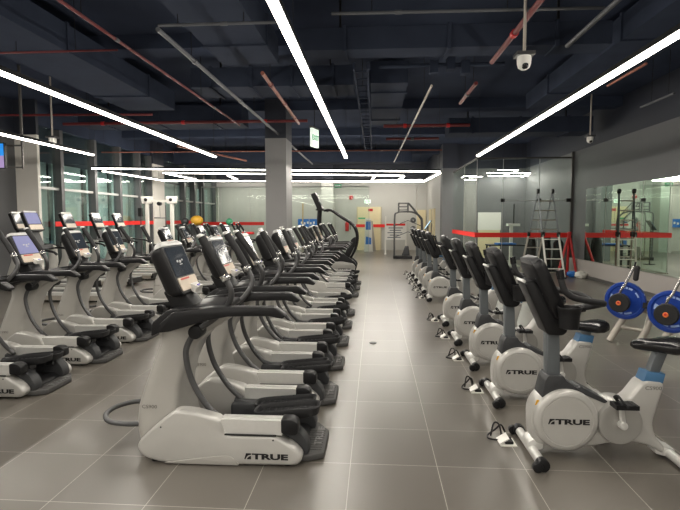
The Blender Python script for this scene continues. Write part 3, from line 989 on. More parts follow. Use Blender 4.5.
for i, (z, r, l) in enumerate(((1.66, .12, 'topmost dark disc hung on the right post of the storage rack'), (1.30, .12, 'dark disc hung in the middle of the storage rack post'), (1.0, .1, 'lowest dark disc hung on the storage rack post'))):
    o = MB().lathe([(.03, -.03), (r * .85, -.03), (r, -.02), (r, .02), (r * .85, .03), (.03, .03)], (0, 0, 0), (0, 1, 0), 24, True).build('hung_disc', 'dark_grey', None)
    o.location = (1.62, 21.5, z)
    tag(o, l, 'disc', 'discs on the storage rack')
    MB().cyl((1.62, -.42, z), (1.62, .3, z), .014, seg=8).build('peg', 'tube_grey', t)

t = thing('notice_board', 'white notice board with red heading and dark rows at the end of the aisle', 'sign', (0, 24.3, 0))
x0, x1 = aty(384.5, 230, 24.3).x, aty(406, 230, 24.3).x
for x in (x0 + .05, x1):
    MB().box((x, 0, .92 if x < x1 else .82), (.07, .05, 1.84 if x < x1 else 1.64), bev=.008).build('post', 'white_paint', t)
    MB().box((x, 0, .02), (.1, .4, .04), bev=.01).build('base', 'white_paint', t)
xm = (x0 + x1) / 2 + .02
pn = MB().box((xm, -.03, 1.12), (x1 - x0 - .05, .03, .82), bev=.005).build('panel', 'white_gloss', t)
MB().box((xm, -.048, 1.44), (x1 - x0 - .12, .008, .10)).build('heading', 'red_tape', pn)
for k, w in enumerate((.78, .62, .8, .5, .72)):
    MB().box((xm - .02 * k, -.048, 1.28 - k * .115), ((x1 - x0 - .15) * w, .008, .04)).build('text_row', 'text_grey', pn)

t = thing('leaning_sign', 'folded white floor sign with blue patches standing before the far cream door', 'sign', (0, 26.3, 0))
xa = aty(364, 240, 26.3).x; xb = aty(373, 240, 26.3).x
MB().prism([(xa, 0), (xb, 0), (xb - .1, 1.72), (xa + .06, 1.75)], -.03, .0, bev=.006).build('front_board', 'white_paint', t)
MB().prism([(xa + .05, .0), (xb + .16, .0), (xb - .02, 1.6), (xa + .15, 1.6)], .22, .25, bev=.006).build('back_board', 'frame_silver', t)
MB().prism([(xa + .09, 1.15), (xb - .12, 1.15), (xb - .13, 1.58), (xa + .1, 1.58)], -.036, -.028).build('blue_patch', 'sign_blue', t)
MB().prism([(xa + .08, .38), (xb - .1, .38), (xb - .1, .72), (xa + .1, .80)], -.036, -.028).build('blue_patch', 'sign_blue', t)
MB().box(((xa + xb) / 2, .11, 1.62), (.22, .3, .04), bev=.01).build('hinge', 'frame_silver', t)

# slim tablet on a stand behind the last bikes
t = thing('tablet_stand', 'slim stand with a tilted pale blue tablet behind the farthest bikes', 'tablet', (0, 19.5, 0))
c = aty(428, 225, 19.5)
MB().box((c.x, 0, c.z), (.03, .30, .42), rot=(0, .62, 0), bev=.008).build('tablet', 'black', t)
MB().box((c.x - .016, 0, c.z + .012), (.012, .26, .37), rot=(0, .62, 0)).build('screen', 'tablet_blue', t)
MB().cyl((c.x, 0, .02), (c.x, 0, c.z - .04), .022, seg=10).build('pole', 'black', t)
MB().cyl((c.x, 0, 0), (c.x, 0, .03), .2, seg=24, bev=.01).build('base', 'black', t)

# ball rack behind the left row
t = thing('ball_rack', 'dark open rack holding coloured balls behind the farthest elliptical trainers', 'rack', (-7.15, 20.6, 0))
for x in (-1.05, 1.45):
    for y in (-.2, .2):
        MB().box((x, y, .72), (.05, .05, 1.44), bev=.006).build('post', 'black', t)
for z in (.5, 1.0, 1.42):
    MB().box((.2, 0, z), (2.6, .5, .03), bev=.005).build('shelf', 'dark_grey', t)
for i, (px, r, mt, l, z) in enumerate(((197, .26, 'yellow', 'orange yellow exercise ball on top of the ball rack', 1.435), (229.5, .15, 'green_ball', 'small green ball on the right end of the ball rack', 1.435), (185, .16, 'dark_grey', 'dark ball left of the yellow ball on the ball rack', 1.435))):
    c = aty(px, 225, 20.6)
    o = MB().ball((0, 0, 0), r, (1, 1, .8 if i == 0 else 1), 24).build('exercise_ball', mt, None)
    o.location = (c.x, 20.6, z + .008 + r * (.8 if i == 0 else 1))
    tag(o, l, 'ball')
# red kettlebell style stack by the pillar
t = thing('red_stool', 'red padded stool standing left of the square pillar', 'stool', (-5.05, 19.6, 0))
MB().cyl((0, 0, 1.10), (0, 0, 1.2), .26, seg=24, bev=.03).build('seat', 'red_paint', t)
MB().cyl((0, 0, .03), (0, 0, 1.1), .03, seg=12).build('post', 'black', t)
MB().cyl((0, 0, 0), (0, 0, .04), .24, seg=24, bev=.01).build('base', 'black', t)

# cable machine by the windows
t = thing('cable_machine', 'white cable machine with two pulley heads in front of the pale column', 'gym machine', (-7.75, 17.6, 0))
for s in (-1, 1):
    x = s * .46
    MB().box((x, 0, 1.15), (.09, .14, 2.3), bev=.015).build('tower', 'white_paint', t)
    hd = MB().prism(round_poly([(x - .15, 2.26), (x + .15, 2.26), (x + .2, 2.52), (x - .2, 2.52)], .04), -.1, .1, bev=.02).build('pulley_head', 'white_gloss', t)
    MB().cyl((x, -.13, 2.4), (x, -.09, 2.4), .06, seg=20, bev=.008).build('pulley', 'black', hd)
    MB().box((x - .2 * s, -.05, .45), (.2, .2, .7), bev=.01).build('weight_stack', 'black', t)
    MB().tube([(x - .15, -.2, .1), (x - .15, -.2, 2.2)], .018, seg=8).build('guide_rod', 'tube_grey', t)
    MB().box((x - .15, -.22, 1.95 if s < 0 else 1.3), (.12, .14, .3), bev=.02).build('carriage', 'black', t)
    MB().box((x, 0, .04), (.3, .8, .08), bev=.01).build('foot', 'white_paint', t)
MB().box((0, 0, 2.36), (.84, .07, .09), bev=.015).build('crossbar', 'white_paint', t)
MB().cyl((0, -.08, 2.26), (0, .08, 2.26), .07, seg=18, bev=.01).build('centre_pulley', 'black', t)
MB().tube([(-.2, 0, 1.75), (.25, 0, 1.75)], .02, seg=8).build('hanging_bar', 'chrome', t)
MB().tube([(.02, 0, 1.75), (.0, 0, 2.3)], .006, seg=6).build('cable', 'black', t)

# wall things at the far end
c0, c1 = aty(298, 219, 27.5), aty(318, 227, 27.5)
t = thing('blue_banner', 'blue banner with white marks on the far wall right of the square pillar', 'banner', (0, 27.52, 0))
pb = MB().box(((c0.x + c1.x) / 2, 0, (c0.z + c1.z) / 2), (c1.x - c0.x, .03, c0.z - c1.z), bev=.004).build('panel', 'sign_blue', t)
for k in range(5):
    MB().box((c0.x + .2 + k * .17, -.018, (c0.z + c1.z) / 2 + .02 * (-1) ** k), (.09, .008, .12)).build('white_mark', 'white_gloss', pb)
c = aty(303, 224, 27.4)
tag(MB().tube([(c.x, 27.2, .02), (c.x - .02, 27.54, 2.6)], .03, seg=8).build('wooden_pole', 'wood'), 'tall wooden pole leaning on the far wall beside the square pillar', 'pole')
c = aty(347, 226, 27.45)
t = thing('fire_extinguisher', 'red fire extinguisher hung on the far wall left of the cream door', 'fire extinguisher', (c.x, 27.486, c.z))
MB().lathe([(.02, -.28), (.09, -.28), (.1, -.25), (.1, .14), (.08, .2), (.04, .24), (.03, .27)], (0, 0, 0), (0, 0, 1), 20).build('cylinder_body', 'red_paint', t)
MB().box((0, -.02, .29), (.06, .14, .05), bev=.01).build('valve', 'black', t)
MB().tube([(.04, -.03, .28), (.16, -.04, .1), (.19, -.03, -.2)], .018, seg=8, smooth=4).build('hose', 'black', t)
MB().box((0, .085, 0), (.08, .06, .3)).build('bracket', 'tube_grey', t)
c = aty(351, 197.5, 27.52)
t = thing('alarm_bell', 'small round red alarm bell high on the far wall left of the door', 'alarm', (c.x, 27.541, c.z))
MB().lathe([(.01, -.05), (.08, -.045), (.12, -.02), (.12, .06)], (0, 0, 0), (0, 1, 0), 20).build('gong', 'red_paint', t)
c = aty(367.5, 201.5, 27.5)
t = thing('exit_sign', 'pale lit exit sign on the far wall above the cream door', 'sign', (c.x, 27.5, c.z))
MB().box((0, 0, 0), (.34, .06, .2), bev=.008).build('panel', 'sign_white', t)
mb = MB(); words(mb, EXIT_ME, (-.5 * EXIT_W * .1, -.031, -.05), (1, 0, 0), (0, 0, 1), .1); mb.build('lettering', 'sign_green', t)
c = aty(338, 186, 25.5)
t = thing('exit_sign', 'green exit sign hanging near the far white column', 'sign', (c.x, 25.5, c.z))
MB().box((0, 0, 0), (.36, .05, .18), bev=.006).build('panel', 'sign_green', t)
mb = MB(); words(mb, EXIT_ME, (-.5 * EXIT_W * .09, -.026, -.045), (1, 0, 0), (0, 0, 1), .09); mb.build('lettering', 'sign_white', t)
MB().cyl((0, 0, .09), (0, 0, 4.8 - c.z), .008, seg=6).build('rod', 'black', t)
c = aty(314.5, 138, 11.5)
t = thing('exit_sign', 'lit exit sign seen edge on, hanging left of the centre light line', 'sign', (c.x, 11.5, c.z), rz=R(72))
MB().box((0, 0, 0), (.36, .05, .42), bev=.006).build('panel', 'sign_white', t)
mb = MB(); words(mb, EXIT_ME, (-.5 * EXIT_W * .12, -.026, -.06), (1, 0, 0), (0, 0, 1), .12); mb.build('lettering', 'sign_green', t)
MB().box((0, 0, .22), (.4, .07, .04), bev=.006).build('top_rail', 'tube_grey', t)
MB().cyl((0, 0, .22), (0, 0, 4.8 - c.z), .008, seg=6).build('rod', 'black', t)
# ------------------------------------------------------------------ the room
XL, XR, YN, YF, ZC = -9.4, 6.2, -12.0, 27.6, 4.8
XW = -8.9
struct(MB().box(((XL + XR) / 2 - .6, (YN + YF) / 2, -.05), (XR - XL + 1.6, YF - YN + .4, .1)).build('floor', 'floor_tile'))
bpy.data.objects['floor'].location = (0, 0, 0)
struct(MB().box(((XL + XR) / 2 - .6, (YN + YF) / 2, ZC + .05), (XR - XL + 1.6, YF - YN + .4, .1)).build('ceiling', 'ceiling_black'))

def two_tone(name, base, zsplit):
    m = M[base].copy(); m.name = name
    nt = m.node_tree
    p = nt.nodes['Principled BSDF']
    tc = nt.nodes.new('ShaderNodeTexCoord')
    sp = nt.nodes.new('ShaderNodeSeparateXYZ')
    gt = nt.nodes.new('ShaderNodeMath'); gt.operation = 'GREATER_THAN'; gt.inputs[1].default_value = zsplit
    mx = nt.nodes.new('ShaderNodeMix'); mx.data_type = 'RGBA'
    mx.inputs[7].default_value = s2l((38, 42, 54)) + (1,)
    src = p.inputs['Base Color'].links[0].from_socket
    nt.links.new(tc.outputs['Object'], sp.inputs[0]); nt.links.new(sp.outputs[2], gt.inputs[0])
    nt.links.new(gt.outputs[0], mx.inputs[0]); nt.links.new(src, mx.inputs[6]); nt.links.new(mx.outputs[2], p.inputs['Base Color'])
    M[name] = m
two_tone('wall_two_tone', 'wall_grey', 3.8)
two_tone('pillar_two_tone', 'column_grey', 3.8)
two_tone('pale_two_tone', 'wall_pale', 3.75)
two_tone('bright_two_tone', 'pillar_pale', 3.9)

struct(MB().box((XR + .1, (YN + YF) / 2, ZC / 2), (.2, YF - YN, ZC)).build('wall_right', 'wall_two_tone'))
struct(MB().box(((XL + XR) / 2, YF + .1, ZC / 2), (XR - XL + .4, .2, ZC)).build('wall_back', 'pale_two_tone'))
struct(MB().box(((XL + XR) / 2, YN - .1, ZC / 2), (XR - XL + .4, .2, ZC)).build('wall_front', 'pale_two_tone'))
struct(MB().box((XL - .1, (YN + 12.7) / 2, ZC / 2), (.2, 12.7 - YN, ZC)).build('wall_left', 'wall_two_tone'))
# window side: mullions, transoms, panes, what stands outside
wy = [12.72, 13.72, 15.44, 17.0, 18.45, 19.45, 20.5, 22.9, 24.2, 25.5, 27.5]
struct(MB().box((XW - .1, 20.16, 4.5), (.2, 14.86, .6)).build('wall_left_head', 'ceiling_black'))
struct(MB().box((XW - .1, 20.16, .2), (.2, 14.86, .4)).build('wall_left_sill', 'wall_grey'))
n = 0
for i in range(len(wy) - 1):
    a, b = wy[i], wy[i + 1]
    if (a, b) == (19.45, 20.5): continue
    n += 1
    w = struct(MB().box((XW - .06, b, 2.3), (.24, .14, 3.8), bev=.01).build('window_%d' % n, 'mullion'))
    MB().box((XW - .1, (a + b) / 2, 2.3), (.02, b - a - .1, 3.79)).build('pane', 'window_glass', w)
    MB().box((XW - .06, (a + b) / 2, 2.55), (.1, b - a - .1, .07), bev=.006).build('transom', 'transom', w)
k = 0
for i, (a, b) in enumerate(zip(wy[:-1], wy[1:])):
    k += 1
    struct(MB().box((XW - .45, (a + b) / 2 + .05, 1.65), (.1, (b - a) * .82, 3.3)).build('trim_%d' % k, 'facade_pale'))
k += 1
struct(MB().box((XW - .62, 20.3, 2.4), (.1, 14.6, 4.8)).build('trim_%d' % k, 'facade_dark'))
# pillars
struct(MB().box((-9.11, 12.65, ZC / 2), (.63, .1, ZC), bev=.008).build('column_left', 'bright_two_tone'))
struct(MB().box((-2.585, 13.45, 2.4), (.55, .9, ZC), bev=.008).build('column_centre', 'pillar_two_tone'))
struct(MB().box((-8.93, 19.97, ZC / 2), (.3, 1.0, ZC), bev=.008).build('column_window', 'bright_two_tone'))
struct(MB().box((-2.55, 27.2, ZC / 2), (.64, .8, ZC), bev=.008).build('column_back', 'pale_two_tone'))
struct(MB().box((3.08, 21.35, ZC / 2), (.62, .6, ZC), bev=.008).build('column_right', 'wall_two_tone'))
struct(MB().box((2.87, 24.6, ZC / 2), (.14, 6.0, ZC)).build('wall_corridor', 'pale_two_tone'))
struct(MB().box((4.79, 21.4, ZC / 2), (2.82, .2, ZC)).build('wall_glass_room', 'wall_two_tone'))
# doors
def door(name, x0, x1, y, z, seam=True):
    d = struct(MB().box(((x0 + x1) / 2, y, z / 2), (x1 - x0, .06, z), bev=.006).build(name, 'cream'))
    xm = (x0 + x1) / 2
    for xg in ((xm,) if seam else ()) + (x0 + .02, x1 - .02):
        MB().box((xg, y - .032, z / 2), (.014, .006, z - .01)).build('door_gap', 'skirting', d)
    MB().box((xm + .08, y - .06, 1.05), (.03, .06, .25), bev=.008).build('door_handle', 'chrome', d)
    return d
d1 = door('door_1', -1.0, .35, 27.56, 2.37)
MB().box((-.25, 27.525, 2.2), (.26, .012, .14)).build('door_notice', 'red_paint', d1)
MB().box((-.72, 27.525, 1.75), (.4, .012, .07)).build('door_notice', 'sign_green', d1)
door('door_2', 2.25, 2.78, 27.56, 2.2, False)
d3 = struct(MB().box((2.78, 24.8, 1.1), (.06, 2.4, 2.2), bev=.006).build('door_3', 'cream'))
MB().box((2.745, 24.8, 1.1), (.006, .02, 2.18)).build('door_gap', 'skirting', d3)
MB().box((2.73, 24.6, 1.05), (.05, .04, .9), bev=.01).build('door_handle', 'tube_grey', d3)
# mirror wall on the right
struct(MB().box((6.16, 2.1, .25), (.08, 28.2, .5), bev=.006).build('trim_20', 'plinth_grey'))
struct(MB().box((6.10, 2.1, .04), (.04, 28.2, .08)).build('baseboard_right', 'skirting'))
ys = [15.2, 13.6, 12.0, 10.4, 8.8, 7.2, 5.6]
for i in range(6):
    tag(MB().box((6.185, (ys[i] + ys[i + 1]) / 2, 1.55), (.03, 1.596, 2.08)).build('mirror_panel', 'mirror'),
        ['mirror panel next to the dark corner post, farthest on the right wall', 'second mirror panel from the corner post, showing the ladder', 'third mirror panel from the corner post on the right wall', 'fourth mirror panel from the corner post, at the right edge of the photo', 'mirror panel fifth from the corner post, beyond the right edge', 'nearest mirror panel on the right wall, sixth from the corner post'][i], 'mirror', 'mirror panels on the right wall')
struct(MB().box((6.15, 16.25, 1.9), (.07, .09, 3.8), bev=.006).build('trim_21', 'skirting'))
# glass partition of the corner room
GY = 16.25
def pane(name, p0, p1, z0, z1, th=.012):
    p0 = Vector(p0 + (0,)); p1 = Vector(p1 + (0,))
    d = p1 - p0
    m_ = (p0 + p1) / 2
    g = MB().box((0, 0, 0), (d.length - .008, th, z1 - z0 - .008)).build(name, 'glass')
    g.location = (m_.x, m_.y, (z0 + z1) / 2)
    g.rotation_euler = (0, 0, math.atan2(d.y, d.x))
    return g
gl = [((3.22, GY), (4.03, GY), 0.02, 3.6), ((4.03, GY), (5.15, GY), .02, 2.3), ((4.03, GY), (5.15, GY), 2.3, 3.6), ((5.15, GY), (6.12, GY), .02, 2.3), ((5.15, GY), (6.12, GY), 2.3, 3.6),
      ((3.22, 18.5), (3.22, GY), .02, 3.6), ((3.22, 21), (3.22, 18.5), .02, 3.6)]
for i, (a, b, z0, z1) in enumerate(gl):
    struct(pane('window_%d' % (20 + i), a, b, z0, z1))
mb = MB()
mb.box((4.68, GY, 3.62), (2.9, .05, .05)); mb.box((3.22, 18.6, 3.62), (.05, 4.8, .05))
struct(mb.build('trim_22', 'skirting'))
mb = MB()
mb.box((4.68, GY, .012), (2.9, .05, .024)); mb.box((3.22, 18.6, .012), (.05, 4.8, .024))
struct(mb.build('trim_23', 'frame_silver'))
mb = MB()
for x in (4.03, 5.15): mb.box((x, GY, 1.8), (.012, .018, 3.6))
mb.box((5.08, GY, 2.3), (2.08, .018, .014)); mb.box((3.22, GY, 1.8), (.018, .018, 3.6)); mb.box((3.22, 18.5, 1.8), (.018, .012, 3.6))
struct(mb.build('trim_24', 'transom'))
for i, x in enumerate((4.03, 5.15, 6.05)):
    o = MB().box((x, GY - .015, 2.3), (.13, .05, .11), bev=.006).build('glass_clamp', 'black')
    tag(o, ['dark square clamp joining the glass panes left of the ladder', 'dark square clamp joining the glass panes behind the ladder', 'dark square clamp on the glass beside the corner post'][i], 'clamp', 'glass clamps')
# glass partition across the far end
gx = [-8.8, -7.8, -6.3, -4.8, -3.3, -1.8, -.3, 2.05]
for i in range(len(gx) - 1):
    if i in (6,): continue
    struct(pane('window_%d' % (30 + i), (gx[i], 25), (gx[i + 1], 25), .02, 3.3))
mb = MB()
for x in gx[:-1]: mb.box((x, 25, 1.65), (.02, .02, 3.3))
mb.box((-4.55, 25, 3.32), (8.5, .05, .05))
struct(mb.build('trim_25', 'transom'))
struct(MB().box((-8.0, 25.05, 1.65), (.12, .08, 3.3), bev=.006).build('trim_26', 'white_paint'))
struct(MB().box((2.05, 25, 1.65), (.05, .05, 3.3), bev=.006).build('trim_27', 'white_paint'))

# ------------------------------------------------------------------ lights
ZL = 3.16
def light_bar(p0, p1, label, group, w=.062, z=ZL, wires=True, h=.03):
    p0 = Vector((p0[0], p0[1], z)); p1 = Vector((p1[0], p1[1], z))
    d = p1 - p0
    L = d.length
    m_ = (p0 + p1) / 2
    t = thing('light_bar', label, 'light', m_, math.atan2(d.y, d.x), group)
    MB().box((0, 0, h / 2 + .022), (L, w + .012, .05), bev=.004).build('housing', 'black', t)
    n = max(1, round(L / .6))
    mb = MB()
    V = [[mb.b.verts.new((-L / 2 + L * i / n, s_ * w / 2, z_)) for s_, z_ in ((-1, h / 2), (-1, -h / 2), (1, -h / 2), (1, h / 2))] for i in range(n + 1)]
    for i in range(n):
        for j in range(3):
            mb.b.faces.new((V[i][j], V[i][j + 1], V[i + 1][j + 1], V[i + 1][j]))
    mb.b.faces.new(V[0]); mb.b.faces.new(V[-1][::-1])
    mb.build('diffuser', 'led', t)
    if wires:
        for k in ((-1, 1) if L < 8 else (-1, -.33, .33, 1)):
            MB().cyl((k * (L / 2 - .1), 0, .06), (k * (L / 2 - .1), 0, ZC - z), .003, seg=5).build('suspension_wire', 'black', t)
    return t
light_bar((-.69, -11), (-.69, 12.0), 'long white light line above the aisle, nearest the photo centre', 'long light lines')
light_bar((2.42, -11), (2.36, 11.86), 'long white light line above the bikes on the right', 'long light lines')
light_bar((-3.68, -11), (-3.74, 11.62), 'long white light line above the left elliptical row', 'long light lines')
light_bar((-6.36, -11), (-6.4, 11.07), 'shorter looking white light line at the far left near the pillar', 'long light lines')
def fb(a, b, label, z=ZL):
    p, q = atz(a[0], a[1], z), atz(b[0], b[1], z)
    light_bar((p.x, p.y), (q.x, q.y), label, 'light frame in the back half', .055, z, True, .03)
fb((92, 168.5), (440, 171.5), 'long crosswise white light bar behind the square pillar, front edge of the light frame')
fb((161, 180.5), (423, 181.8), 'far crosswise white light bar of the light frame, above the far glass')
fb((103, 171.2), (160, 180), 'slanting light bar at the left end of the light frame')
fb((440, 173), (424, 181.5), 'slanting light bar at the right end of the light frame')
fb((163, 172.8), (376, 175.2), 'middle crosswise light bar of the light frame behind the square pillar')
fb((377, 175.3), (404, 175.7), 'short crosswise light bar near the right end of the light frame')
fb((166, 173.5), (196, 179.6), 'short slanting light bar of the light frame above the cable machine')
fb((375, 175.8), (371.5, 181), 'short slanting connector bar above the far cream door')
fb((404, 176.3), (398, 181), 'short slanting connector bar right of the far cream door')
fb((228, 175.4), (237, 179.8), 'short slanting connector bar left of the square pillar')
gz = 3.4
for a, b, l in (((459.5, 182), (482, 176.5), 'slanting light bar at the left of the glass room'), ((464.5, 176), (477, 176), 'short flat light bar in the left corner of the glass room'),
                ((457, 180), (464, 176.2), 'tiny slanting light bar at the left edge of the glass room'), ((483, 177.8), (521, 177.8), 'lower flat light bar in the glass room'),
                ((487, 173), (528, 173), 'middle flat light bar in the glass room'), ((497, 178), (518, 170), 'slanting light bar crossing the glass room lights'),
                ((498, 170), (518, 169.9), 'upper flat light bar in the glass room'), ((521, 177.6), (530, 173), 'short slanting light bar at the right of the glass room')):
    gz = 3.4 + (.07 if 'crossing' in l or 'lower' in l else 0)
    p, q = atz(a[0], a[1], gz), atz(b[0], b[1], gz)
    light_bar((p.x, min(p.y, 21.0)), (q.x, min(q.y, 21.0)), l, 'zigzag lights in the glass room', .04, gz, True, .02)

for k, (x0, x1) in enumerate(((-8.6, -5.2), (-4.9, -1.5), (-1.2, 2.4))):  # extra bars added to brighten the far wall, no such lamps seen there
    light_bar((x0, 26.0), (x1, 26.0), 'added crosswise light bar brightening the far wall behind the glass, ' + ('left', 'middle', 'right')[k] + ' one of three', 'added light bars behind the far glass', .065, 3.7, True, .04)

# ------------------------------------------------------------------ ceiling services
DUCTS = []
def duct(label, c, d, mt='duct_black', bands=3):
    DUCTS.append((c, d))
    t = thing('air_duct', label, 'duct', (0, 0, 0), 0, 'black air ducts')
    MB().box(c, d, bev=.01).build('sheet_body', mt, t)
    ln = 0 if d[0] > d[1] else 1
    for k in range(bands):
        cc = list(c); cc[ln] += d[ln] * ((k + .5) / bands - .5)
        dd = [d[0] + .05, d[1] + .05, d[2] + .05]; dd[ln] = .05
        MB().box(cc, dd).build('flange', mt, t)
    top = c[2] + d[2] / 2
    for k in (-.35, .35):
        cc = list(c); cc[ln] += d[ln] * k
        MB().box((cc[0], cc[1], (top + ZC) / 2), (.03, .03, ZC - top)).build('hanger', 'black', t)
    return t
duct('wide black duct running lengthwise left of the centre light line', (-2.0, 5.4, 4.38), (.9, 5.4, .4), 'duct_grey')
duct('black duct running lengthwise above the left row', (-5.1, 7.3, 4.38), (1.1, 8.0, .4))
duct('grey black crosswise duct behind the ceiling camera', (1.0, 7.3, 4.2), (4.3, .4, .3), 'duct_grey')
duct('black crosswise duct over the middle of the room', (-1.9, 9.6, 4.3), (3.0, .8, .35), 'duct_grey', 4)
duct('black duct running lengthwise above the bikes', (3.9, 7.5, 4.4), (.9, 9.0, .35))
duct('black duct running lengthwise in the back half right of the aisle', (.25, 11.7, 4.45), (.7, 4.2, .4), 'duct_grey')
duct('black crosswise duct in front of the square pillar', (-5.4, 12.7, 4.3), (4.2, .7, .45))
duct('black crosswise duct above the glass room front', (3.9, 14.4, 4.25), (3.8, .8, .4), 'duct_grey')
duct('black crosswise duct above the far end', (-3.5, 21.2, 4.3), (10.0, .8, .5))
def pipe(name, label, cat, p0, p1, r, mt, group=None, joints=0, square=False, jm='galvanised'):
    p0 = Vector(p0); p1 = Vector(p1)
    t = thing(name, label, cat, (0, 0, 0), 0, group)
    if square:
        d = (p1 - p0).normalized()
        MB().tube([p0, p1], r, seg=4, flat=1.0).build('channel', mt, t)
    else:
        MB().cyl(p0, p1, r, seg=10).build('run', mt, t)
    for k in range(joints):
        c = p0.lerp(p1, (k + .5) / joints)
        d = (p1 - p0).normalized()
        MB().cyl(c - d * .04, c + d * .04, r * 1.35, seg=10).build('coupling', jm, t)
    n = max(2, int((p1 - p0).length / 3))
    for k in range(n):
        c = p0.lerp(p1, (k + .3) / n)
        top = ZC
        for dc, dd in DUCTS:
            if abs(c.x - dc[0]) < dd[0] / 2 + .04 and abs(c.y - dc[1]) < dd[1] / 2 + .04: top = min(top, dc[2] - dd[2] / 2 - .03)
        MB().cyl(c, (c.x, c.y, top), .005, seg=5).build('hanger', 'black', t)
    return t
pz = 3.9
pipe('sprinkler_pipe', 'thin red pipe running lengthwise high above the left row', 'pipe', (-3.17, .5, pz), (-3.17, 11.7, pz), .019, 'red_pipe', 'red pipes', 3)
pipe('cable_conduit', 'long pale grey conduit running lengthwise to the square pillar', 'conduit', (-2.52, 5.8, pz), (-2.5, 20, pz), .028, 'galvanised', None, 6)
pipe('sprinkler_pipe', 'short copper and red pipe left of the centre light line', 'pipe', (-1.7, 7.6, pz), (-1.76, 11.6, pz), .03, 'copper_pipe', 'red pipes', 3, jm='red_pipe')
pipe('cable_conduit', 'thin white conduit running lengthwise right of the centre light line', 'conduit', (.92, 8.5, pz), (.72, 19.6, pz), .019, 'white_pipe', None, 2)
pipe('sprinkler_pipe', 'red pipe beside the ceiling camera', 'pipe', (1.68, 3.0, pz), (1.62, 7.3, pz), .034, 'red_pipe', 'red pipes', 2, jm='red_paint')
pipe('sprinkler_pipe', 'short red pipe with pale collar right of the white conduit', 'pipe', (1.62, 8.4, pz), (1.60, 9.8, pz), .032, 'red_pipe', 'red pipes', 1)
pipe('cable_conduit', 'grey conduit above the right light line, at the top edge', 'conduit', (2.42, 2.5, pz), (2.42, 6.7, pz), .028, 'galvanised', None, 1)
pipe('cable_conduit', 'thin grey crosswise conduit passing behind the ceiling camera rod', 'conduit', (-.5, 5.8, pz + .12), (2.5, 5.85, pz + .12), .018, 'galvanised', None, 2)
pipe('cable_conduit', 'thin grey crosswise conduit left of the centre light line', 'conduit', (-2.6, 6.0, pz + .12), (-1.0, 6.0, pz + .12), .018, 'galvanised', None, 1)
pipe('sprinkler_pipe', 'long red crosswise pipe above the left row, before the square pillar', 'pipe', (-7.6, 11.9, pz + .12), (-1.6, 11.9, pz + .12), .035, 'red_pipe', 'red pipes', 3, jm='red_paint')
pipe('sprinkler_pipe', 'thin red crosswise pipe at the upper left', 'pipe', (-5.2, 6.75, pz + .1), (-3.5, 6.75, pz + .1), .014, 'red_pipe', 'red pipes')
pipe('sprinkler_pipe', 'red crosswise pipe behind the white conduit', 'pipe', (.2, 12.6, pz + .1), (2.3, 12.6, pz + .1), .04, 'red_pipe', 'red pipes', 2, jm='red_paint')
pipe('sprinkler_pipe', 'second red crosswise pipe farther behind the white conduit', 'pipe', (.3, 14.6, pz + .1), (1.8, 14.6, pz + .1), .035, 'red_pipe', 'red pipes', 1)
pipe('sprinkler_pipe', 'copper pipe end slanting left of the square pillar', 'pipe', (-5.4, 13.5, pz - .2), (-4.4, 17.0, pz - .2), .03, 'copper_pipe', 'red pipes')
pipe('sprinkler_pipe', 'red pipe crossing high at the far left pillar', 'pipe', (-9.2, 10.9, 4.05), (-5.0, 11.1, 4.05), .025, 'red_pipe', 'red pipes')
pipe('sprinkler_pipe', 'thin red crosswise pipe in the back half', 'pipe', (-8.5, 15.2, 3.78), (2.0, 15.4, 3.78), .02, 'copper_pipe', 'red pipes')
pipe('cable_conduit', 'short pale rod above the right light line', 'conduit', (3.9, 7.7, 3.95), (3.9, 8.9, 3.95), .02, 'copper_pipe')
pipe('cable_conduit', 'short pale rod beside the right wall top', 'conduit', (5.2, 9.3, 3.9), (5.2, 10.4, 3.9), .02, 'galvanised')
for i, (y, l) in enumerate(((3.2, 0), (8.6, 0), (13.5, 0), (17.5, 0), (22.5, 0))):
    struct(MB().box(((XL + XR) / 2, y, ZC - .12), (XR - XL, .45, .24)).build('trim_%d' % (40 + i), 'ceiling_black'))
# black ladder tray and cable bundles
t = thing('cable_tray', 'black ladder shaped cable tray running lengthwise right of the centre light line', 'cable tray', (0, 0, 0))
for x in (-.32, -.12):
    MB().box((x, 12.0, 3.95), (.03, 9.0, .1)).build('side_rail', 'duct_black', t)
for k in range(22): MB().box((-.22, 7.7 + k * .41, 3.92), (.2, .04, .02)).build('rung', 'duct_black', t)
for y in (8.5, 12, 15.5): MB().cyl((-.22, y, 3.9), (-.22, y, ZC), .006, seg=5).build('hanger', 'black', t)
t = thing('valve_cluster', 'dark cluster of pipe valves hanging beside the grey crosswise duct', 'valve', (1.15, 8.35, 4.15))
for k, (dx, dz) in enumerate(((-.22, 0), (.05, .05), (.28, -.02))):
    MB().box((dx, 0, dz), (.13, .16, .2), bev=.03).build('valve_body', 'duct_black', t)
MB().cyl((-1.1, 0, .03), (.9, 0, .03), .035, seg=10).build('pipe_run', 'duct_grey', t)
MB().cyl((0, 0, .1), (0, 0, ZC - 3.95), .012, seg=6).build('hanger', 'black', t)
t = thing('ceiling_vent', 'grey slatted vent panel at the top edge right of the ceiling camera rod', 'vent', (2.05, 5.05, 4.05))
MB().box((0, 0, 0), (.85, .45, .03), bev=.005).build('frame', 'duct_grey', t)
for k in range(7): MB().box((-.3 + k * .1, 0, -.02), (.035, .36, .02)).build('slat', 'duct_black', t)
for x in (-.38, .38): MB().cyl((x, 0, .01), (x, 0, ZC - 4.05), .008, seg=6).build('hanger', 'black', t)

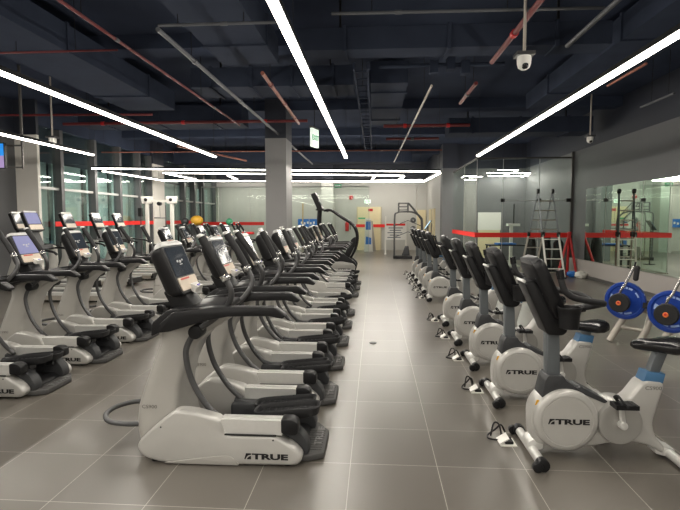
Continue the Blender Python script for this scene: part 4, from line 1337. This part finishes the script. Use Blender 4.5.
# dome cameras on rods
def dome(px, py, y, label):
    c = aty(px, py, y)
    t = thing('dome_camera', label, 'camera', c, 0, 'dome cameras on rods')
    MB().lathe([(.0, -.085), (.03, -.082), (.06, -.06), (.072, -.02), (.075, .03), (.07, .06)], (0, 0, 0), (0, 0, 1), 24).build('dome', 'white_gloss', t)
    MB().ball((0, -.035, -.045), .04, (1, 1, 1), 14).build('lens', 'black_gloss', t)
    MB().box((0, 0, .075), (.19, .17, .035), bev=.006).build('mount', 'tube_grey', t)
    MB().cyl((0, 0, .09), (0, 0, ZC - c.z), .017, seg=10).build('rod', 'white_pipe', t)
dome(524, 62, 5.6, 'white dome camera hanging on a pale rod at the top right')
dome(52.5, 141, 10.0, 'small dome camera hanging on a rod at the left beside the pillar')
dome(590, 139.5, 12.3, 'tiny dome camera hanging near the right wall top')

# wall television at the far left
t = thing('television', 'television with blue and pink picture on a bracket at the far left edge', 'television', (-7.86, 9.7, 2.98))
MB().box((0, 0, 0), (.86, .06, .52), bev=.01).build('case', 'black', t)
MB().box((0, -.033, .12), (.82, .006, .24)).build('upper_picture', 'tv_blue', t)
MB().box((0, -.033, -.12), (.82, .006, .24)).build('lower_picture', 'tv_pink', t)
mb = MB()
for z in (-.22, .22): mb.box((.4, .12, z), (.62, .03, .03))
mb.box((.70, .12, 0), (.03, .03, .5)); mb.box((.0, .09, 0), (.3, .1, .2))
mb.box((.70, .12, ZC / 2 - 2.98 / 2 + .1), (.04, .04, ZC - 2.98 - .2))
mb.build('bracket', 'skirting', t)

# small floor cover plate in the aisle
tag(MB().cyl((0, 0, 0), (0, 0, .006), .05, seg=16).build('floor_cover', 'black'), 'small dark round cover plate in the aisle floor', 'cover plate').location = atz(373, 343, .0)

# ------------------------------------------------------------------ world and output look
w = bpy.data.worlds.new('night')
sc.world = w
w.use_nodes = True
w.node_tree.nodes['Background'].inputs[0].default_value = (.02, .025, .035, 1)
w.node_tree.nodes['Background'].inputs[1].default_value = 1.0
sc.view_settings.view_transform = 'Standard'
sc.view_settings.look = 'None'
sc.view_settings.gamma = 1
sc.view_settings.exposure = 0.38
sc.view_settings.use_curve_mapping = False
sc.cycles.use_denoising = True
sc.cycles.max_bounces = 10
sc.cycles.transparent_max_bounces = 16
sc.cycles.sample_clamp_indirect = 5
sc.cycles.sample_clamp_direct = 12
